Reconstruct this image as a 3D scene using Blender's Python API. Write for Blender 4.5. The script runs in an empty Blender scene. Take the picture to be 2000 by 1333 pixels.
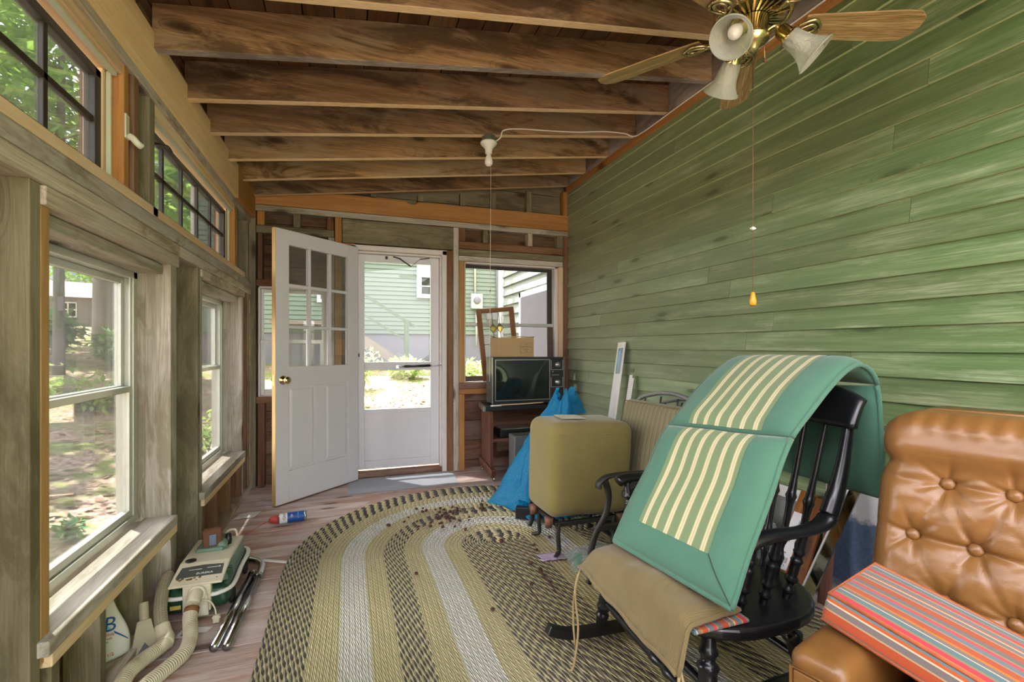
import bpy, bmesh, math, random
from mathutils import Vector, Matrix, noise
R = random.Random(11)
SC = bpy.context.scene
COL = SC.collection
V = Vector
PI = math.pi

# ------------------------------------------------------------------ tagging
def tag(o, label=None, cat=None, group=None, kind=None):
    if label: o['label'] = label
    if cat: o['category'] = cat
    if group: o['group'] = group
    if kind: o['kind'] = kind
    return o

def empty(name, loc=(0, 0, 0), label=None, cat=None, group=None, kind=None, rz=0.0):
    o = bpy.data.objects.new(name, None)
    COL.objects.link(o)
    o.location = loc
    o.rotation_euler = (0, 0, rz)
    o.empty_display_size = 0.05
    o['_inv'] = [x for row in (Matrix.Translation(V(loc)) @ Matrix.Rotation(rz, 4, 'Z')).inverted() for x in row]
    return tag(o, label, cat, group, kind)

def inv_of(o):
    p = o
    while p.parent is not None: p = p.parent
    if '_inv' in p:
        a = list(p['_inv'])
        return Matrix([a[0:4], a[4:8], a[8:12], a[12:16]])
    return Matrix.Identity(4)

def frame(x, y, z, o):
    m = Matrix.Identity(4)
    for i, a in enumerate((V(x).normalized(), V(y).normalized(), V(z).normalized())):
        for r in range(3): m[r][i] = a[r]
    m.translation = V(o)
    return m

def look_frame(o, zdir, up=(0, 0, 1)):
    z = V(zdir).normalized(); u = V(up)
    if abs(z.dot(u)) > .99: u = V((1, 0, 0))
    x = u.cross(z).normalized(); y = z.cross(x)
    return frame(x, y, z, o)

def spline(P, k=6):
    P = [V(p) for p in P]; out = []
    for i in range(len(P) - 1):
        a = P[max(i - 1, 0)]; b = P[i]; c = P[i + 1]; d = P[min(i + 2, len(P) - 1)]
        for j in range(k):
            t = j / k
            out.append(.5 * ((2 * b) + (c - a) * t + (2 * a - 5 * b + 4 * c - d) * t * t + (3 * b - a - 3 * c + d) * t ** 3))
    out.append(P[-1]); return out

def lerp(a, b, t): return a + (b - a) * t
def sstep(a, b, x):
    t = min(1, max(0, (x - a) / (b - a))); return t * t * (3 - 2 * t)

# ------------------------------------------------------------------ mesh builder
class MB:
    def __init__(s):
        s.v = []; s.f = []; s.mi = []; s.sm = []; s.g = []; s.r = []
    def add(s, vs, fs, mat=0, smooth=False, gr=None, rn=None):
        b = len(s.v)
        if rn is None: rn = R.random()
        s.v += [V(v) for v in vs]
        if gr is None: gr = [tuple(v) for v in vs]
        s.g += [tuple(g) for g in gr]; s.r += [rn] * len(vs)
        for i, f in enumerate(fs):
            s.f.append([b + k for k in f]); s.mi.append(mat[i] if isinstance(mat, (list, tuple)) else mat); s.sm.append(smooth)
    def box(s, x0, x1, y0, y1, z0, z1, mat=0, M=None, ax=None, rn=None):
        """ax: grain axis; mat may be 6 entries -x +x -y +y -z +z"""
        d = (abs(x1 - x0), abs(y1 - y0), abs(z1 - z0))
        if ax is None: ax = d.index(max(d))
        o = [R.uniform(-40, 40) for _ in range(3)]
        c = [(x, y, z) for x in (x0, x1) for y in (y0, y1) for z in (z0, z1)]
        b, cc = (ax + 1) % 3, (ax + 2) % 3
        gr = [(p[ax] + o[0], p[b] + o[1], p[cc] + o[2]) for p in c]
        fs = [(0, 1, 3, 2), (4, 6, 7, 5), (0, 4, 5, 1), (2, 3, 7, 6), (0, 2, 6, 4), (1, 5, 7, 3)]
        vs = [V(p) for p in c]
        if M is not None: vs = [M @ p for p in vs]
        s.add(vs, fs, mat, False, gr, rn)
        return s
    def beam(s, p, q, w, h, up=(0, 0, 1), mat=0, rn=None):
        p = V(p); q = V(q); d = q - p; L = d.length
        M = look_frame(p, d, up)
        return s.box(-w / 2, w / 2, -h / 2, h / 2, 0, L, mat, M, 2, rn)
    def tube(s, pts, r, n=10, mat=0, caps=True, flat=1.0, up=None, smooth=True, closed=False, twist=0):
        P = [V(p) for p in pts]; m = len(P)
        rr = list(r) if isinstance(r, (list, tuple)) else [r] * m
        T = []
        for i in range(m):
            if closed: t = P[(i + 1) % m] - P[i - 1]
            else: t = P[min(i + 1, m - 1)] - P[max(i - 1, 0)]
            if t.length < 1e-9: t = V((0, 0, 1))
            T.append(t.normalized())
        u = V(up) if up else (V((0, 0, 1)) if abs(T[0].z) < .9 else V((1, 0, 0)))
        N = (u - T[0] * u.dot(T[0])).normalized()
        vs = []; gr = []; L = 0; o = R.uniform(-30, 30)
        for i in range(m):
            if i: L += (P[i] - P[i - 1]).length
            N = (N - T[i] * N.dot(T[i])).normalized()
            B = T[i].cross(N)
            for k in range(n):
                a = 2 * PI * k / n + twist
                vs.append(P[i] + (N * math.cos(a) * flat + B * math.sin(a)) * rr[i])
                gr.append((L + o, rr[i] * math.cos(a), rr[i] * math.sin(a)))
        fs = []
        for i in range(m if closed else m - 1):
            for k in range(n):
                a = i * n + k; b = i * n + (k + 1) % n; j = (i + 1) % m
                fs.append((a, b, j * n + (k + 1) % n, j * n + k))
        if caps and not closed:
            fs.append(tuple(range(n - 1, -1, -1))); fs.append(tuple((m - 1) * n + k for k in range(n)))
        s.add(vs, fs, mat, smooth, gr)
        return s
    def lathe(s, prof, n=20, M=None, mat=0, smooth=True, caps=True):
        """prof: list of (r, z)"""
        vs = []; gr = []
        for r, z in prof:
            for k in range(n):
                a = 2 * PI * k / n
                p = V((r * math.cos(a), r * math.sin(a), z)); vs.append(M @ p if M is not None else p); gr.append((z, p.x, p.y))
        fs = []
        m = len(prof)
        for i in range(m - 1):
            for k in range(n):
                fs.append((i * n + k, i * n + (k + 1) % n, (i + 1) * n + (k + 1) % n, (i + 1) * n + k))
        if caps:
            if prof[0][0] > 1e-5: fs.append(tuple(range(n - 1, -1, -1)))
            if prof[-1][0] > 1e-5: fs.append(tuple((m - 1) * n + k for k in range(n)))
        s.add(vs, fs, mat, smooth, gr); return s
    def prism(s, poly, z0, z1, M=None, mat=0, smooth=False):
        n = len(poly); o = R.uniform(-30, 30)
        c = [V((p[0], p[1], z)) for z in (z0, z1) for p in poly]
        fs = [tuple(range(n - 1, -1, -1)), tuple(range(n, 2 * n))] + [(i, (i + 1) % n, n + (i + 1) % n, n + i) for i in range(n)]
        gr = [(p.x + o, p.y, p.z) for p in c]
        s.add([M @ p for p in c] if M is not None else c, fs, mat, smooth, gr); return s
    def grid(s, fn, nu, nv, mat=0, smooth=True, gfn=None, cu=False, cv=False):
        """fn(i/nu, j/nv) -> point"""
        A = nu if cu else nu + 1; B = nv if cv else nv + 1
        vs = [V(fn(i / nu, j / nv)) for i in range(A) for j in range(B)]
        gr = [gfn(i / nu, j / nv) for i in range(A) for j in range(B)] if gfn else None
        fs = [(i * B + j, ((i + 1) % A) * B + j, ((i + 1) % A) * B + (j + 1) % B, i * B + (j + 1) % B) for i in range(nu) for j in range(nv)]
        s.add(vs, fs, mat, smooth, gr); return s
    def shell(s, fn, nu, nv, mat=0, gfn=None):
        """fn(u,v,side) with side +1/-1: closed thin body"""
        A, B = nu + 1, nv + 1
        top = [V(fn(i / nu, j / nv, 1)) for i in range(A) for j in range(B)]
        bot = [V(fn(i / nu, j / nv, -1)) for i in range(A) for j in range(B)]
        g = [gfn(i / nu, j / nv) for i in range(A) for j in range(B)] if gfn else [tuple(p) for p in top]
        N = A * B; fs = []
        for i in range(nu):
            for j in range(nv):
                a, b, c, d = i * B + j, (i + 1) * B + j, (i + 1) * B + j + 1, i * B + j + 1
                fs.append((a, b, c, d)); fs.append((N + d, N + c, N + b, N + a))
        for i in range(nu):
            fs.append((i * B, N + i * B, N + (i + 1) * B, (i + 1) * B))
            a, b = i * B + nv, (i + 1) * B + nv
            fs.append((a, b, N + b, N + a))
        for j in range(nv):
            fs.append((j, j + 1, N + j + 1, N + j))
            a = nu * B
            fs.append((a + j, N + a + j, N + a + j + 1, a + j + 1))
        s.add(top + bot, fs, mat, True, g + g); return s
    def rbox(s, hx, hy, hz, r, n=6, puff=(0, 0, 0), M=None, fn=None, mat=0, k=3):
        """rounded box about the origin, half sizes hx hy hz"""
        H = (hx, hy, hz); r = min(r, *H) * .999
        def vals(h):
            out = [-h + r * i / k for i in range(k)]
            out += [-(h - r) + 2 * (h - r) * i / n for i in range(n + 1)]
            out += [h - r + r * (i + 1) / k for i in range(k)]
            return out
        key = {}; vs = []; gr = []; fs = []
        def vert(p):
            kk = tuple(round(c, 6) for c in p)
            if kk in key: return key[kk]
            inn = V([max(-(H[i] - r), min(H[i] - r, p[i])) for i in range(3)])
            d = V(p) - inn
            q = inn + d.normalized() * r
            for i in range(3):
                if puff[i]:
                    a, b = (i + 1) % 3, (i + 2) % 3
                    w = (1 - (q[a] / H[a]) ** 2) * (1 - (q[b] / H[b]) ** 2)
                    q[i] += puff[i] * max(0, w) * (q[i] / H[i])
            if fn: q = V(fn(q))
            key[kk] = len(vs); vs.append(M @ q if M is not None else q); gr.append(tuple(p)); return key[kk]
        for ax in range(3):
            a, b = (ax + 1) % 3, (ax + 2) % 3
            va, vb = vals(H[a]), vals(H[b])
            for sg in (-1, 1):
                for i in range(len(va) - 1):
                    for j in range(len(vb) - 1):
                        q = []
                        for (x, y) in ((va[i], vb[j]), (va[i + 1], vb[j]), (va[i + 1], vb[j + 1]), (va[i], vb[j + 1])):
                            p = [0, 0, 0]; p[ax] = sg * H[ax]; p[a] = x; p[b] = y
                            q.append(vert(p))
                        if sg < 0: q.reverse()
                        if len(set(q)) == 4: fs.append(tuple(q))
        s.add(vs, fs, mat, True, gr); return s
    def build(s, name, mats, parent=None, bevel=0, seg=2, sub=0, loc=None):
        mats = mats if isinstance(mats, (list, tuple)) else [mats]
        me = bpy.data.meshes.new(name)
        if parent is not None:
            inv = inv_of(parent)
        elif loc is not None: inv = Matrix.Translation(-V(loc))
        else: inv = Matrix.Identity(4)
        me.from_pydata([tuple(inv @ v) for v in s.v], [], s.f)
        for m in mats: me.materials.append(m)
        me.polygons.foreach_set('material_index', s.mi)
        me.polygons.foreach_set('use_smooth', s.sm)
        a = me.attributes.new('gr', 'FLOAT_VECTOR', 'POINT'); a.data.foreach_set('vector', [c for g in s.g for c in g])
        a = me.attributes.new('rn', 'FLOAT', 'POINT'); a.data.foreach_set('value', s.r)
        me.update()
        o = bpy.data.objects.new(name, me); COL.objects.link(o)
        if parent is not None: o.parent = parent
        elif loc is not None: o.location = loc
        if bevel:
            m = o.modifiers.new('bevel', 'BEVEL'); m.width = bevel; m.segments = seg; m.limit_method = 'ANGLE'; m.angle_limit = .6
        if sub:
            m = o.modifiers.new('sub', 'SUBSURF'); m.levels = sub; m.render_levels = sub
        return o

def single(name, mats, loc, label, cat, build, group=None, kind=None, **kw):
    m = MB(); build(m)
    return tag(m.build(name, mats, None, loc=loc, **kw), label, cat, group, kind)

def part(name, mats, parent, build, label=None, **kw):
    m = MB(); build(m)
    o = m.build(name, mats, parent, **kw)
    if label: o['label'] = label
    return o

def bx(name, mats, parent, *b, bevel=.002, ax=None, label=None):
    return part(name, mats, parent, lambda m: m.box(*b, ax=ax), bevel=bevel, label=label)

def text(name, body, size, M, mat, parent, extrude=.0004, align='CENTER', sx=1.0):
    c = bpy.data.curves.new(name, 'FONT'); c.body = body; c.size = size; c.extrude = extrude
    c.align_x = align; c.align_y = 'CENTER'; c.resolution_u = 3
    t = bpy.data.objects.new(name + '_tmp', c); COL.objects.link(t)
    bpy.context.view_layer.update()
    dg = bpy.context.evaluated_depsgraph_get()
    me = bpy.data.meshes.new_from_object(t.evaluated_get(dg))
    bpy.data.objects.remove(t); bpy.data.curves.remove(c)
    me.transform(inv_of(parent) @ M @ Matrix.Diagonal((sx, 1, 1, 1)))
    me.materials.clear(); me.materials.append(mat)
    me.name = name
    o = bpy.data.objects.new(name, me); COL.objects.link(o); o.parent = parent
    return o

# ------------------------------------------------------------------ materials
def lin(h):
    h = h.lstrip('#'); c = [int(h[i:i + 2], 16) / 255 for i in (0, 2, 4)]
    return tuple(x / 12.92 if x <= .04045 else ((x + .055) / 1.055) ** 2.4 for x in c) + (1,)

class NT:
    def __init__(s, name):
        s.m = bpy.data.materials.new(name); s.m.use_nodes = True
        s.t = s.m.node_tree; s.t.nodes.clear()
        s.out = s.t.nodes.new('ShaderNodeOutputMaterial')
    def n(s, kind, **kw):
        nd = s.t.nodes.new('ShaderNode' + kind)
        for k, v in kw.items():
            if k in nd.inputs: s.set(nd.inputs[k], v)
            else: setattr(nd, k, v)
        return nd
    def set(s, inp, v):
        if isinstance(v, bpy.types.NodeSocket): s.t.links.new(v, inp)
        else: inp.default_value = v
    def math(s, op, a, b=None, c=None, clamp=False):
        nd = s.t.nodes.new('ShaderNodeMath'); nd.operation = op; nd.use_clamp = clamp
        s.set(nd.inputs[0], a)
        if b is not None: s.set(nd.inputs[1], b)
        if c is not None: s.set(nd.inputs[2], c)
        return nd.outputs[0]
    def mix(s, f, a, b, mode='MIX'):
        nd = s.t.nodes.new('ShaderNodeMix'); nd.data_type = 'RGBA'; nd.blend_type = mode
        s.set(nd.inputs[0], f); s.set(nd.inputs[6], a); s.set(nd.inputs[7], b)
        return nd.outputs[2]
    def ramp(s, f, stops, interp='LINEAR'):
        nd = s.t.nodes.new('ShaderNodeValToRGB'); nd.color_ramp.interpolation = interp
        e = nd.color_ramp.elements
        while len(e) < len(stops): e.new(.5)
        for i, (p, c) in enumerate(stops):
            e[i].position = p
            e[i].color = lin(c) if isinstance(c, str) else (c if len(c) == 4 else (*c, 1)) if isinstance(c, (tuple, list)) else (c, c, c, 1)
        s.set(nd.inputs[0], f)
        return nd.outputs[0]
    def attr(s, name):
        nd = s.t.nodes.new('ShaderNodeAttribute'); nd.attribute_name = name; return nd
    def vec(s, v, scale=(1, 1, 1), loc=(0, 0, 0)):
        nd = s.t.nodes.new('ShaderNodeMapping'); s.set(nd.inputs[0], v); nd.inputs['Scale'].default_value = scale; nd.inputs['Location'].default_value = loc
        return nd.outputs[0]
    def noise(s, v, scale=1, detail=3, rough=.55, dist=0):
        nd = s.t.nodes.new('ShaderNodeTexNoise'); s.set(nd.inputs['Vector'], v)
        nd.inputs['Scale'].default_value = scale; nd.inputs['Detail'].default_value = detail
        nd.inputs['Roughness'].default_value = rough; nd.inputs['Distortion'].default_value = dist
        return nd.outputs[0]
    def voro(s, v, scale=1, feature='F1', rand=1, two=False):
        nd = s.t.nodes.new('ShaderNodeTexVoronoi'); nd.feature = feature; nd.voronoi_dimensions = '2D' if two else '3D'; s.set(nd.inputs['Vector'], v)
        nd.inputs['Scale'].default_value = scale; nd.inputs['Randomness'].default_value = rand
        return nd
    def sep(s, v):
        nd = s.t.nodes.new('ShaderNodeSeparateXYZ'); s.set(nd.inputs[0], v); return nd.outputs
    def comb(s, x, y, z=0.0):
        nd = s.t.nodes.new('ShaderNodeCombineXYZ')
        s.set(nd.inputs[0], x); s.set(nd.inputs[1], y); s.set(nd.inputs[2], z); return nd.outputs[0]
    def bump(s, h, strength=.3, dist=.01):
        nd = s.t.nodes.new('ShaderNodeBump'); s.set(nd.inputs['Height'], h)
        nd.inputs['Strength'].default_value = strength; nd.inputs['Distance'].default_value = dist
        return nd.outputs[0]
    def bsdf(s, col, rough=.6, metal=0, spec=.5, normal=None, **kw):
        nd = s.t.nodes.new('ShaderNodeBsdfPrincipled')
        s.set(nd.inputs['Base Color'], lin(col) if isinstance(col, str) else col)
        s.set(nd.inputs['Roughness'], rough); s.set(nd.inputs['Metallic'], metal)
        s.set(nd.inputs['Specular IOR Level'], spec)
        if normal is not None: s.set(nd.inputs['Normal'], normal)
        for k, v in kw.items(): s.set(nd.inputs[k], v)
        s.t.links.new(nd.outputs[0], s.out.inputs[0]); return nd
    def obj(s):
        return s.t.nodes.new('ShaderNodeTexCoord').outputs['Object']

def plain(name, col, rough=.5, metal=0, spec=.5, var=.12, scale=30, bump=0, **kw):
    t = NT(name); c = lin(col)
    o = t.obj()
    f = t.noise(o, scale, 4)
    cc = t.mix(f, tuple(x * (1 - var) for x in c[:3]) + (1,), tuple(min(1, x * (1 + var)) for x in c[:3]) + (1,))
    nm = t.bump(t.noise(o, scale * 4, 3), bump, .004) if bump else None
    t.bsdf(cc, rough, metal, spec, nm, **kw)
    return t.m

def wood(name, c1, c2, dark, grey=None, gamt=.0, rough=.75, knots=.0, spec=.25, fine=1.0, bump=.25, var=.5, kcol='#3a2516', sc=1.0, stain=None):
    """c1/c2 grain colours, dark: streak colour, grey: weather patches"""
    t = NT(name)
    g = t.attr('gr').outputs['Vector']; rn = t.attr('rn').outputs['Fac']
    warp = t.noise(t.vec(g, (.8 * sc, 5 * sc, 5 * sc)), 1.0, 3)
    g2 = t.n('VectorMath', operation='MULTIPLY_ADD')
    t.set(g2.inputs[0], t.comb(0.0, warp, warp)); g2.inputs[1].default_value = (0, .05, .05); t.set(g2.inputs[2], g)
    gg = g2.outputs[0]
    a = t.noise(t.vec(gg, (1.1 * sc, 26 * sc, 26 * sc)), 1.0, 5, .6)
    col = t.ramp(a, [(.36, c1), (.62, c2)])
    fn = t.noise(t.vec(gg, (5 * sc, 170 * sc, 170 * sc)), 1.0, 3, .6)
    col = t.mix(t.math('MULTIPLY', t.ramp(fn, [(.38, 1.0), (.62, 0.0)]), .45 * fine), col, lin(dark))
    bl = t.noise(t.vec(g, (1.6 * sc, 5 * sc, 5 * sc), (3, 7, 1)), 1.0, 4, .65)
    if grey: col = t.mix(t.math('MULTIPLY', t.ramp(bl, [(.42, 0.0), (.66, 1.0)]), gamt), col, lin(grey))
    if stain:
        st = t.noise(t.vec(g, (1.6 * sc, 6 * sc, 6 * sc), (13, 2, 5)), 1.0, 6, .72, .6)
        col = t.mix(t.math('MULTIPLY', t.ramp(st, [(.49, 0.0), (.60, 1.0)]), .8), col, lin(stain))
    if knots:
        gs = t.sep(g)
        vo = t.voro(t.comb(t.math('MULTIPLY', gs[0], 2.1), t.math('MULTIPLY', t.math('ADD', gs[1], t.math('MULTIPLY', gs[2], .93)), 6.0)), 1.0, two=True)
        pick = t.math('GREATER_THAN', t.sep(vo.outputs['Color'])[0], 1 - knots)
        d = vo.outputs['Distance']
        kn = t.math('MULTIPLY', t.ramp(d, [(.07, 1.0), (.17, 0.0)]), pick)
        ring = t.math('MULTIPLY', t.math('MULTIPLY', t.ramp(d, [(.1, 1.0), (.34, 0.0)]), pick), t.ramp(t.math('SINE', t.math('MULTIPLY', d, 90.0)), [(.4, 0.0), (.8, .55)]))
        col = t.mix(t.math('MULTIPLY', t.math('MAXIMUM', kn, ring), .8), col, lin(kcol))
    hv = t.n('HueSaturation'); t.set(hv.inputs['Color'], col)
    t.set(hv.inputs['Value'], t.math('MULTIPLY_ADD', rn, var, 1 - var * .5))
    t.set(hv.inputs['Hue'], t.math('MULTIPLY_ADD', rn, .012, .494))
    nm = t.bump(t.math('ADD', t.math('MULTIPLY', fn, .5), a), bump, .004) if bump else None
    t.bsdf(hv.outputs[0], rough, 0, spec, nm)
    return t.m

def glass(name, tint=(1, 1, 1), rough=.0, refl=1.0, dirt=0.0):
    t = NT(name)
    tr = t.n('BsdfTransparent'); tr.inputs[0].default_value = (*tint, 1)
    gl = t.n('BsdfGlossy'); gl.inputs['Roughness'].default_value = rough
    fr = t.n('Fresnel'); fr.inputs[0].default_value = 1.45
    mx = t.n('MixShader'); t.set(mx.inputs[0], t.math('MULTIPLY', fr.outputs[0], refl)); t.set(mx.inputs[1], tr.outputs[0]); t.set(mx.inputs[2], gl.outputs[0])
    sh = mx.outputs[0]
    if dirt:
        df = t.n('BsdfDiffuse'); df.inputs[0].default_value = (.75, .75, .72, 1)
        m2 = t.n('MixShader'); t.set(m2.inputs[0], t.math('MULTIPLY', t.noise(t.obj(), 14, 5, .7), dirt)); t.set(m2.inputs[1], sh); t.set(m2.inputs[2], df.outputs[0]); sh = m2.outputs[0]
    t.t.links.new(sh, t.out.inputs[0])
    return t.m

def metal(name, col, rough=.25):
    t = NT(name); t.bsdf(lin(col), t.math('MULTIPLY_ADD', t.noise(t.obj(), 40, 3), .15, rough - .06), 1.0); return t.m
M = {}
M['old_grey'] = wood('weathered_grey_wood', '#bfb8aa', '#a9a294', '#716a5d', '#cdc8be', .6, knots=.22, stain='#857c68', var=.35)
M['olive'] = wood('weathered_olive_wood', '#90886d', '#7b735a', '#504a36', '#9e977f', .5, knots=.25, stain='#655e47', var=.4)
M['pale_old'] = wood('pale_plate_wood', '#d2c7b4', '#bbae99', '#7d7060', '#cbc4b8', .6, knots=.25, stain='#8b7a60', var=.25)
M['rafter'] = wood('dark_rafter_wood', '#b08b64', '#8a6a4a', '#46331f', '#9c8c74', .7, knots=.2, stain='#4b3724', var=.5)
M['rafter_edge'] = wood('lit_sawn_rafter_edge', '#f6dfb2', '#eecb94', '#b98a55', '#e6d3b8', .4, var=.3)  # pale sawn wood, lightened further as if lit from below
M['roof'] = wood('roof_board_wood', '#7a5233', '#5d3e28', '#2f2015', '#6b5a48', .5, var=.6, knots=.15)
M['orange'] = wood('fresh_orange_wood', '#c28f54', '#ab773f', '#7a4d24', '#aa8052', .4, knots=.12, var=.3, kcol='#5b2c10', fine=.7)
M['beam'] = wood('light_beam_wood', '#f2d3a4', '#e6c28e', '#bd9059', '#e8cba4', .5, knots=.08, var=.1, fine=.5)
M['tan'] = wood('light_trim_wood', '#e8cda6', '#d8b88c', '#aa8657', '#e2d0b4', .5, knots=.06, var=.2, fine=.5)
M['jackwood'] = wood('pale_orange_wood', '#bd9463', '#a67c4c', '#755029', '#a98c66', .4, knots=.12, var=.2, fine=.7)
M['brush_mouth'] = plain('blue_grey_brush_mouth', '#5d6e86', .5)
M['redbrown'] = wood('red_brown_wood', '#8f6446', '#745036', '#452e20', '#85705a', .5, knots=.15, var=.4)
M['sheath'] = wood('sheathing_board_wood', '#8b6a48', '#6e523a', '#3a2b1e', '#80735f', .6, knots=.2, stain='#4a3424', var=.6)
M['pinkplank'] = wood('lower_plank_wood', '#9d7862', '#84614d', '#543a2d', '#a08f84', .6, knots=.2, stain='#6b4029', var=.35)
M['floor'] = wood('floor_plank_wood', '#d3bfb4', '#bba296', '#866b5f', '#d6cdcf', .75, knots=.18, stain='#a97f6b', var=.3, rough=.55, spec=.35)
M['darkgap'] = plain('dark_gap', '#1a1511', .9)
M['cartwood'] = wood('walnut_veneer', '#8a6450', '#6f4c3b', '#3f281e', None, 0, var=.2, rough=.5)
M['framewood'] = wood('oiled_frame_wood', '#9c6d49', '#845836', '#5a3820', None, 0, var=.2, rough=.5)
M['fanblade'] = wood('oak_fan_blade', '#bfa475', '#9c7f52', '#5f472a', None, 0, var=.15, rough=.35, spec=.5, fine=1.6, sc=1.6)
M['oakboard'] = wood('oak_flooring', '#a8703a', '#8a5527', '#5a3415', None, 0, var=.5, rough=.4, knots=.1)
M['ledger'] = wood('ledger_grey_wood', '#a89a90', '#8d8078', '#5c504a', '#b9aeaa', .6, stain='#6d6058', var=.2)

M['white'] = plain('white_door_paint', '#dcdcde', .45, var=.04, scale=8)
M['white_trim'] = plain('white_trim_paint', '#dcd6d0', .5, var=.1, scale=20)
M['edgewood'] = wood('unpainted_door_edge', '#c2a06c', '#b08c56', '#7e5f35', None, 0, var=.1)
M['alum'] = plain('storm_window_aluminium', '#c3c6bd', .35, .35, var=.08)
M['alum_green'] = plain('pale_green_sash', '#c6cbb2', .45, var=.06)
M['dark_sash'] = plain('dark_bronze_sash', '#2e2b24', .5, var=.15)
M['brown_sash'] = plain('brown_lower_sash', '#5b463d', .5, var=.15)
M['glass'] = glass('window_glass', (.97, .98, .97), 0, .8, .05)
M['clear'] = glass('clean_glass', (.98, .99, .98), 0, .9)
M['dirtyglass'] = glass('dusty_pane_glass', (.95, .95, .93), .02, 1.1, .12)
M['textured_glass'] = glass('leaded_textured_glass', (.93, .95, .9), .25, 1.2, .35)
M['amber_glass'] = glass('amber_glass', (.95, .8, .35), .1, 1.0, .2)
M['lead'] = plain('lead_came', '#3a3a3a', .5, .6)
M['brass'] = metal('polished_brass', '#d6c48a', .16)
M['goldmetal'] = metal('antique_brass', '#c4b182', .25)
M['chrome'] = metal('chrome_tube', '#c9ccd0', .14)
M['black_metal'] = plain('black_cast_metal', '#33322d', .5, .3, var=.2, bump=.1)
M['grey_metal'] = plain('grey_painted_metal', '#8b8c88', .4, .5)
M['black'] = plain('black_plastic', '#1d1d1e', .4, var=.2)
M['rocker'] = plain('black_rocker_lacquer', '#16171a', .28, 0, .6, var=.2)
M['tv_body'] = plain('tv_cabinet_grey', '#5d5e58', .4, .2, var=.1)
M['tv_dark'] = plain('tv_dark_panel', '#1f2022', .35)
M['tv_glass'] = plain('tv_screen_glass', '#1c2420', .06, 0, .7, var=.05)
M['silver'] = plain('silver_bezel', '#b7b8b2', .3, .8)
M['white_plastic'] = plain('white_plastic', '#e4e2dc', .4, var=.05)
M['ivory'] = plain('ivory_plastic', '#d2cbb2', .42, var=.1, scale=18)
M['bulb'] = plain('frosted_bulb', '#eeece6', .25, var=.02)
M['cardboard'] = plain('cardboard', '#b69b6c', .8, var=.08, scale=40)
M['cardin'] = plain('cardboard_inside', '#a08558', .85)
M['ink'] = plain('dark_print', '#38332c', .7)
M['blue_ink'] = plain('blue_print', '#1d4f9c', .5)
M['cyan_ink'] = plain('cyan_print', '#7fc4dd', .5)
M['red_ink'] = plain('red_print', '#b8433c', .5)
M['paper'] = plain('white_paper', '#e6e5e6', .8, var=.04)
M['cream_paper'] = plain('cream_paper', '#d9d2bd', .8, var=.06)
M['lilac'] = plain('lilac_paper', '#b8a6bf', .7, var=.1)
M['yellow_plate'] = plain('yellow_plate', '#c8b45e', .5)
M['green_dark'] = plain('dark_green_plastic', '#22432f', .3, var=.12)
M['green_grey'] = plain('grey_green_plastic', '#66806f', .38, var=.12)
M['panel_grey'] = plain('dark_grey_label', '#4a4f49', .5)
M['rubber'] = plain('black_rubber', '#161514', .8)
M['bristle'] = plain('brown_bristle', '#6d4a35', .9, var=.35, scale=200, bump=.6)
M['rope'] = plain('cord_ties', '#a18d62', .85, var=.2, scale=120)
M['dull_ivory'] = plain('dusty_ivory_plastic', '#a89f86', .6, var=.2, scale=25)
M['rusty'] = plain('rust_stain', '#7a5330', .8)
M['green_sponge'] = plain('green_sponge', '#2f9a63', .7, var=.2)
M['mirror'] = metal('mirror_silver', '#9aa0a0', .03)
M['amberwood'] = plain('amber_pull', '#d79a22', .3, var=.1)
M['nut'] = plain('hickory_husk', '#4f3026', .8, var=.4, scale=90)
M['greysteel'] = plain('galvanised_box', '#6e7468', .45, .5)

def fabric(name, c1, c2, scale, rib=None, rough=.9):
    t = NT(name); o = t.obj()
    f = t.noise(o, 5, 5, .65)
    col = t.mix(f, lin(c1), lin(c2))
    w = t.noise(o, scale, 2)
    h = w
    if rib:
        g = t.sep(t.attr('gr').outputs['Vector'])
        s_ = t.math('SINE', t.math('MULTIPLY', g[rib[0]], 2 * PI / rib[1]))
        h = t.math('MULTIPLY_ADD', w, .3, s_)
        col = t.mix(t.math('MULTIPLY', t.ramp(s_, [(.2, 1.0), (.6, 0.0)]), .35), col, tuple(x * .55 for x in lin(c1)[:3]) + (1,))
    col = t.mix(t.math('MULTIPLY', t.ramp(w, [(.4, 1.0), (.6, 0.0)]), .25), col, tuple(x * .6 for x in lin(c1)[:3]) + (1,))
    t.bsdf(col, rough, 0, .2, t.bump(h, .35, .002), **{'Sheen Weight': .25})
    return t.m
M['olive_fab'] = fabric('olive_upholstery', '#7d703f', '#8b7e4d', 500)
M['corduroy'] = fabric('olive_corduroy', '#7c6c45', '#8b7b53', 400, (1, .0055))
M['green_fab'] = fabric('sea_green_canvas', '#4a7460', '#53806a', 600)

def stripes_fab(name, axis, stops, period, rough=.85, off=0.0, c2=None):
    t = NT(name); g = t.sep(t.attr('gr').outputs['Vector'])
    u = t.math('FRACT', t.math('ADD', t.math('DIVIDE', g[axis], period), off))
    col = t.ramp(u, stops, 'CONSTANT')
    w = t.noise(t.obj(), 500, 2)
    d = t.noise(t.obj(), 4, 4, .6)
    col = t.mix(t.math('MULTIPLY', w, .3), col, t.mix(1.0, col, lin('#8a8a80'), 'MULTIPLY'))
    col = t.mix(t.math('MULTIPLY', t.ramp(d, [(.5, 0.0), (.75, 1.0)]), .15), col, lin('#6b6148'))
    t.bsdf(col, rough, 0, .2, t.bump(w, .25, .002), **{'Sheen Weight': .2})
    return t.m
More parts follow.
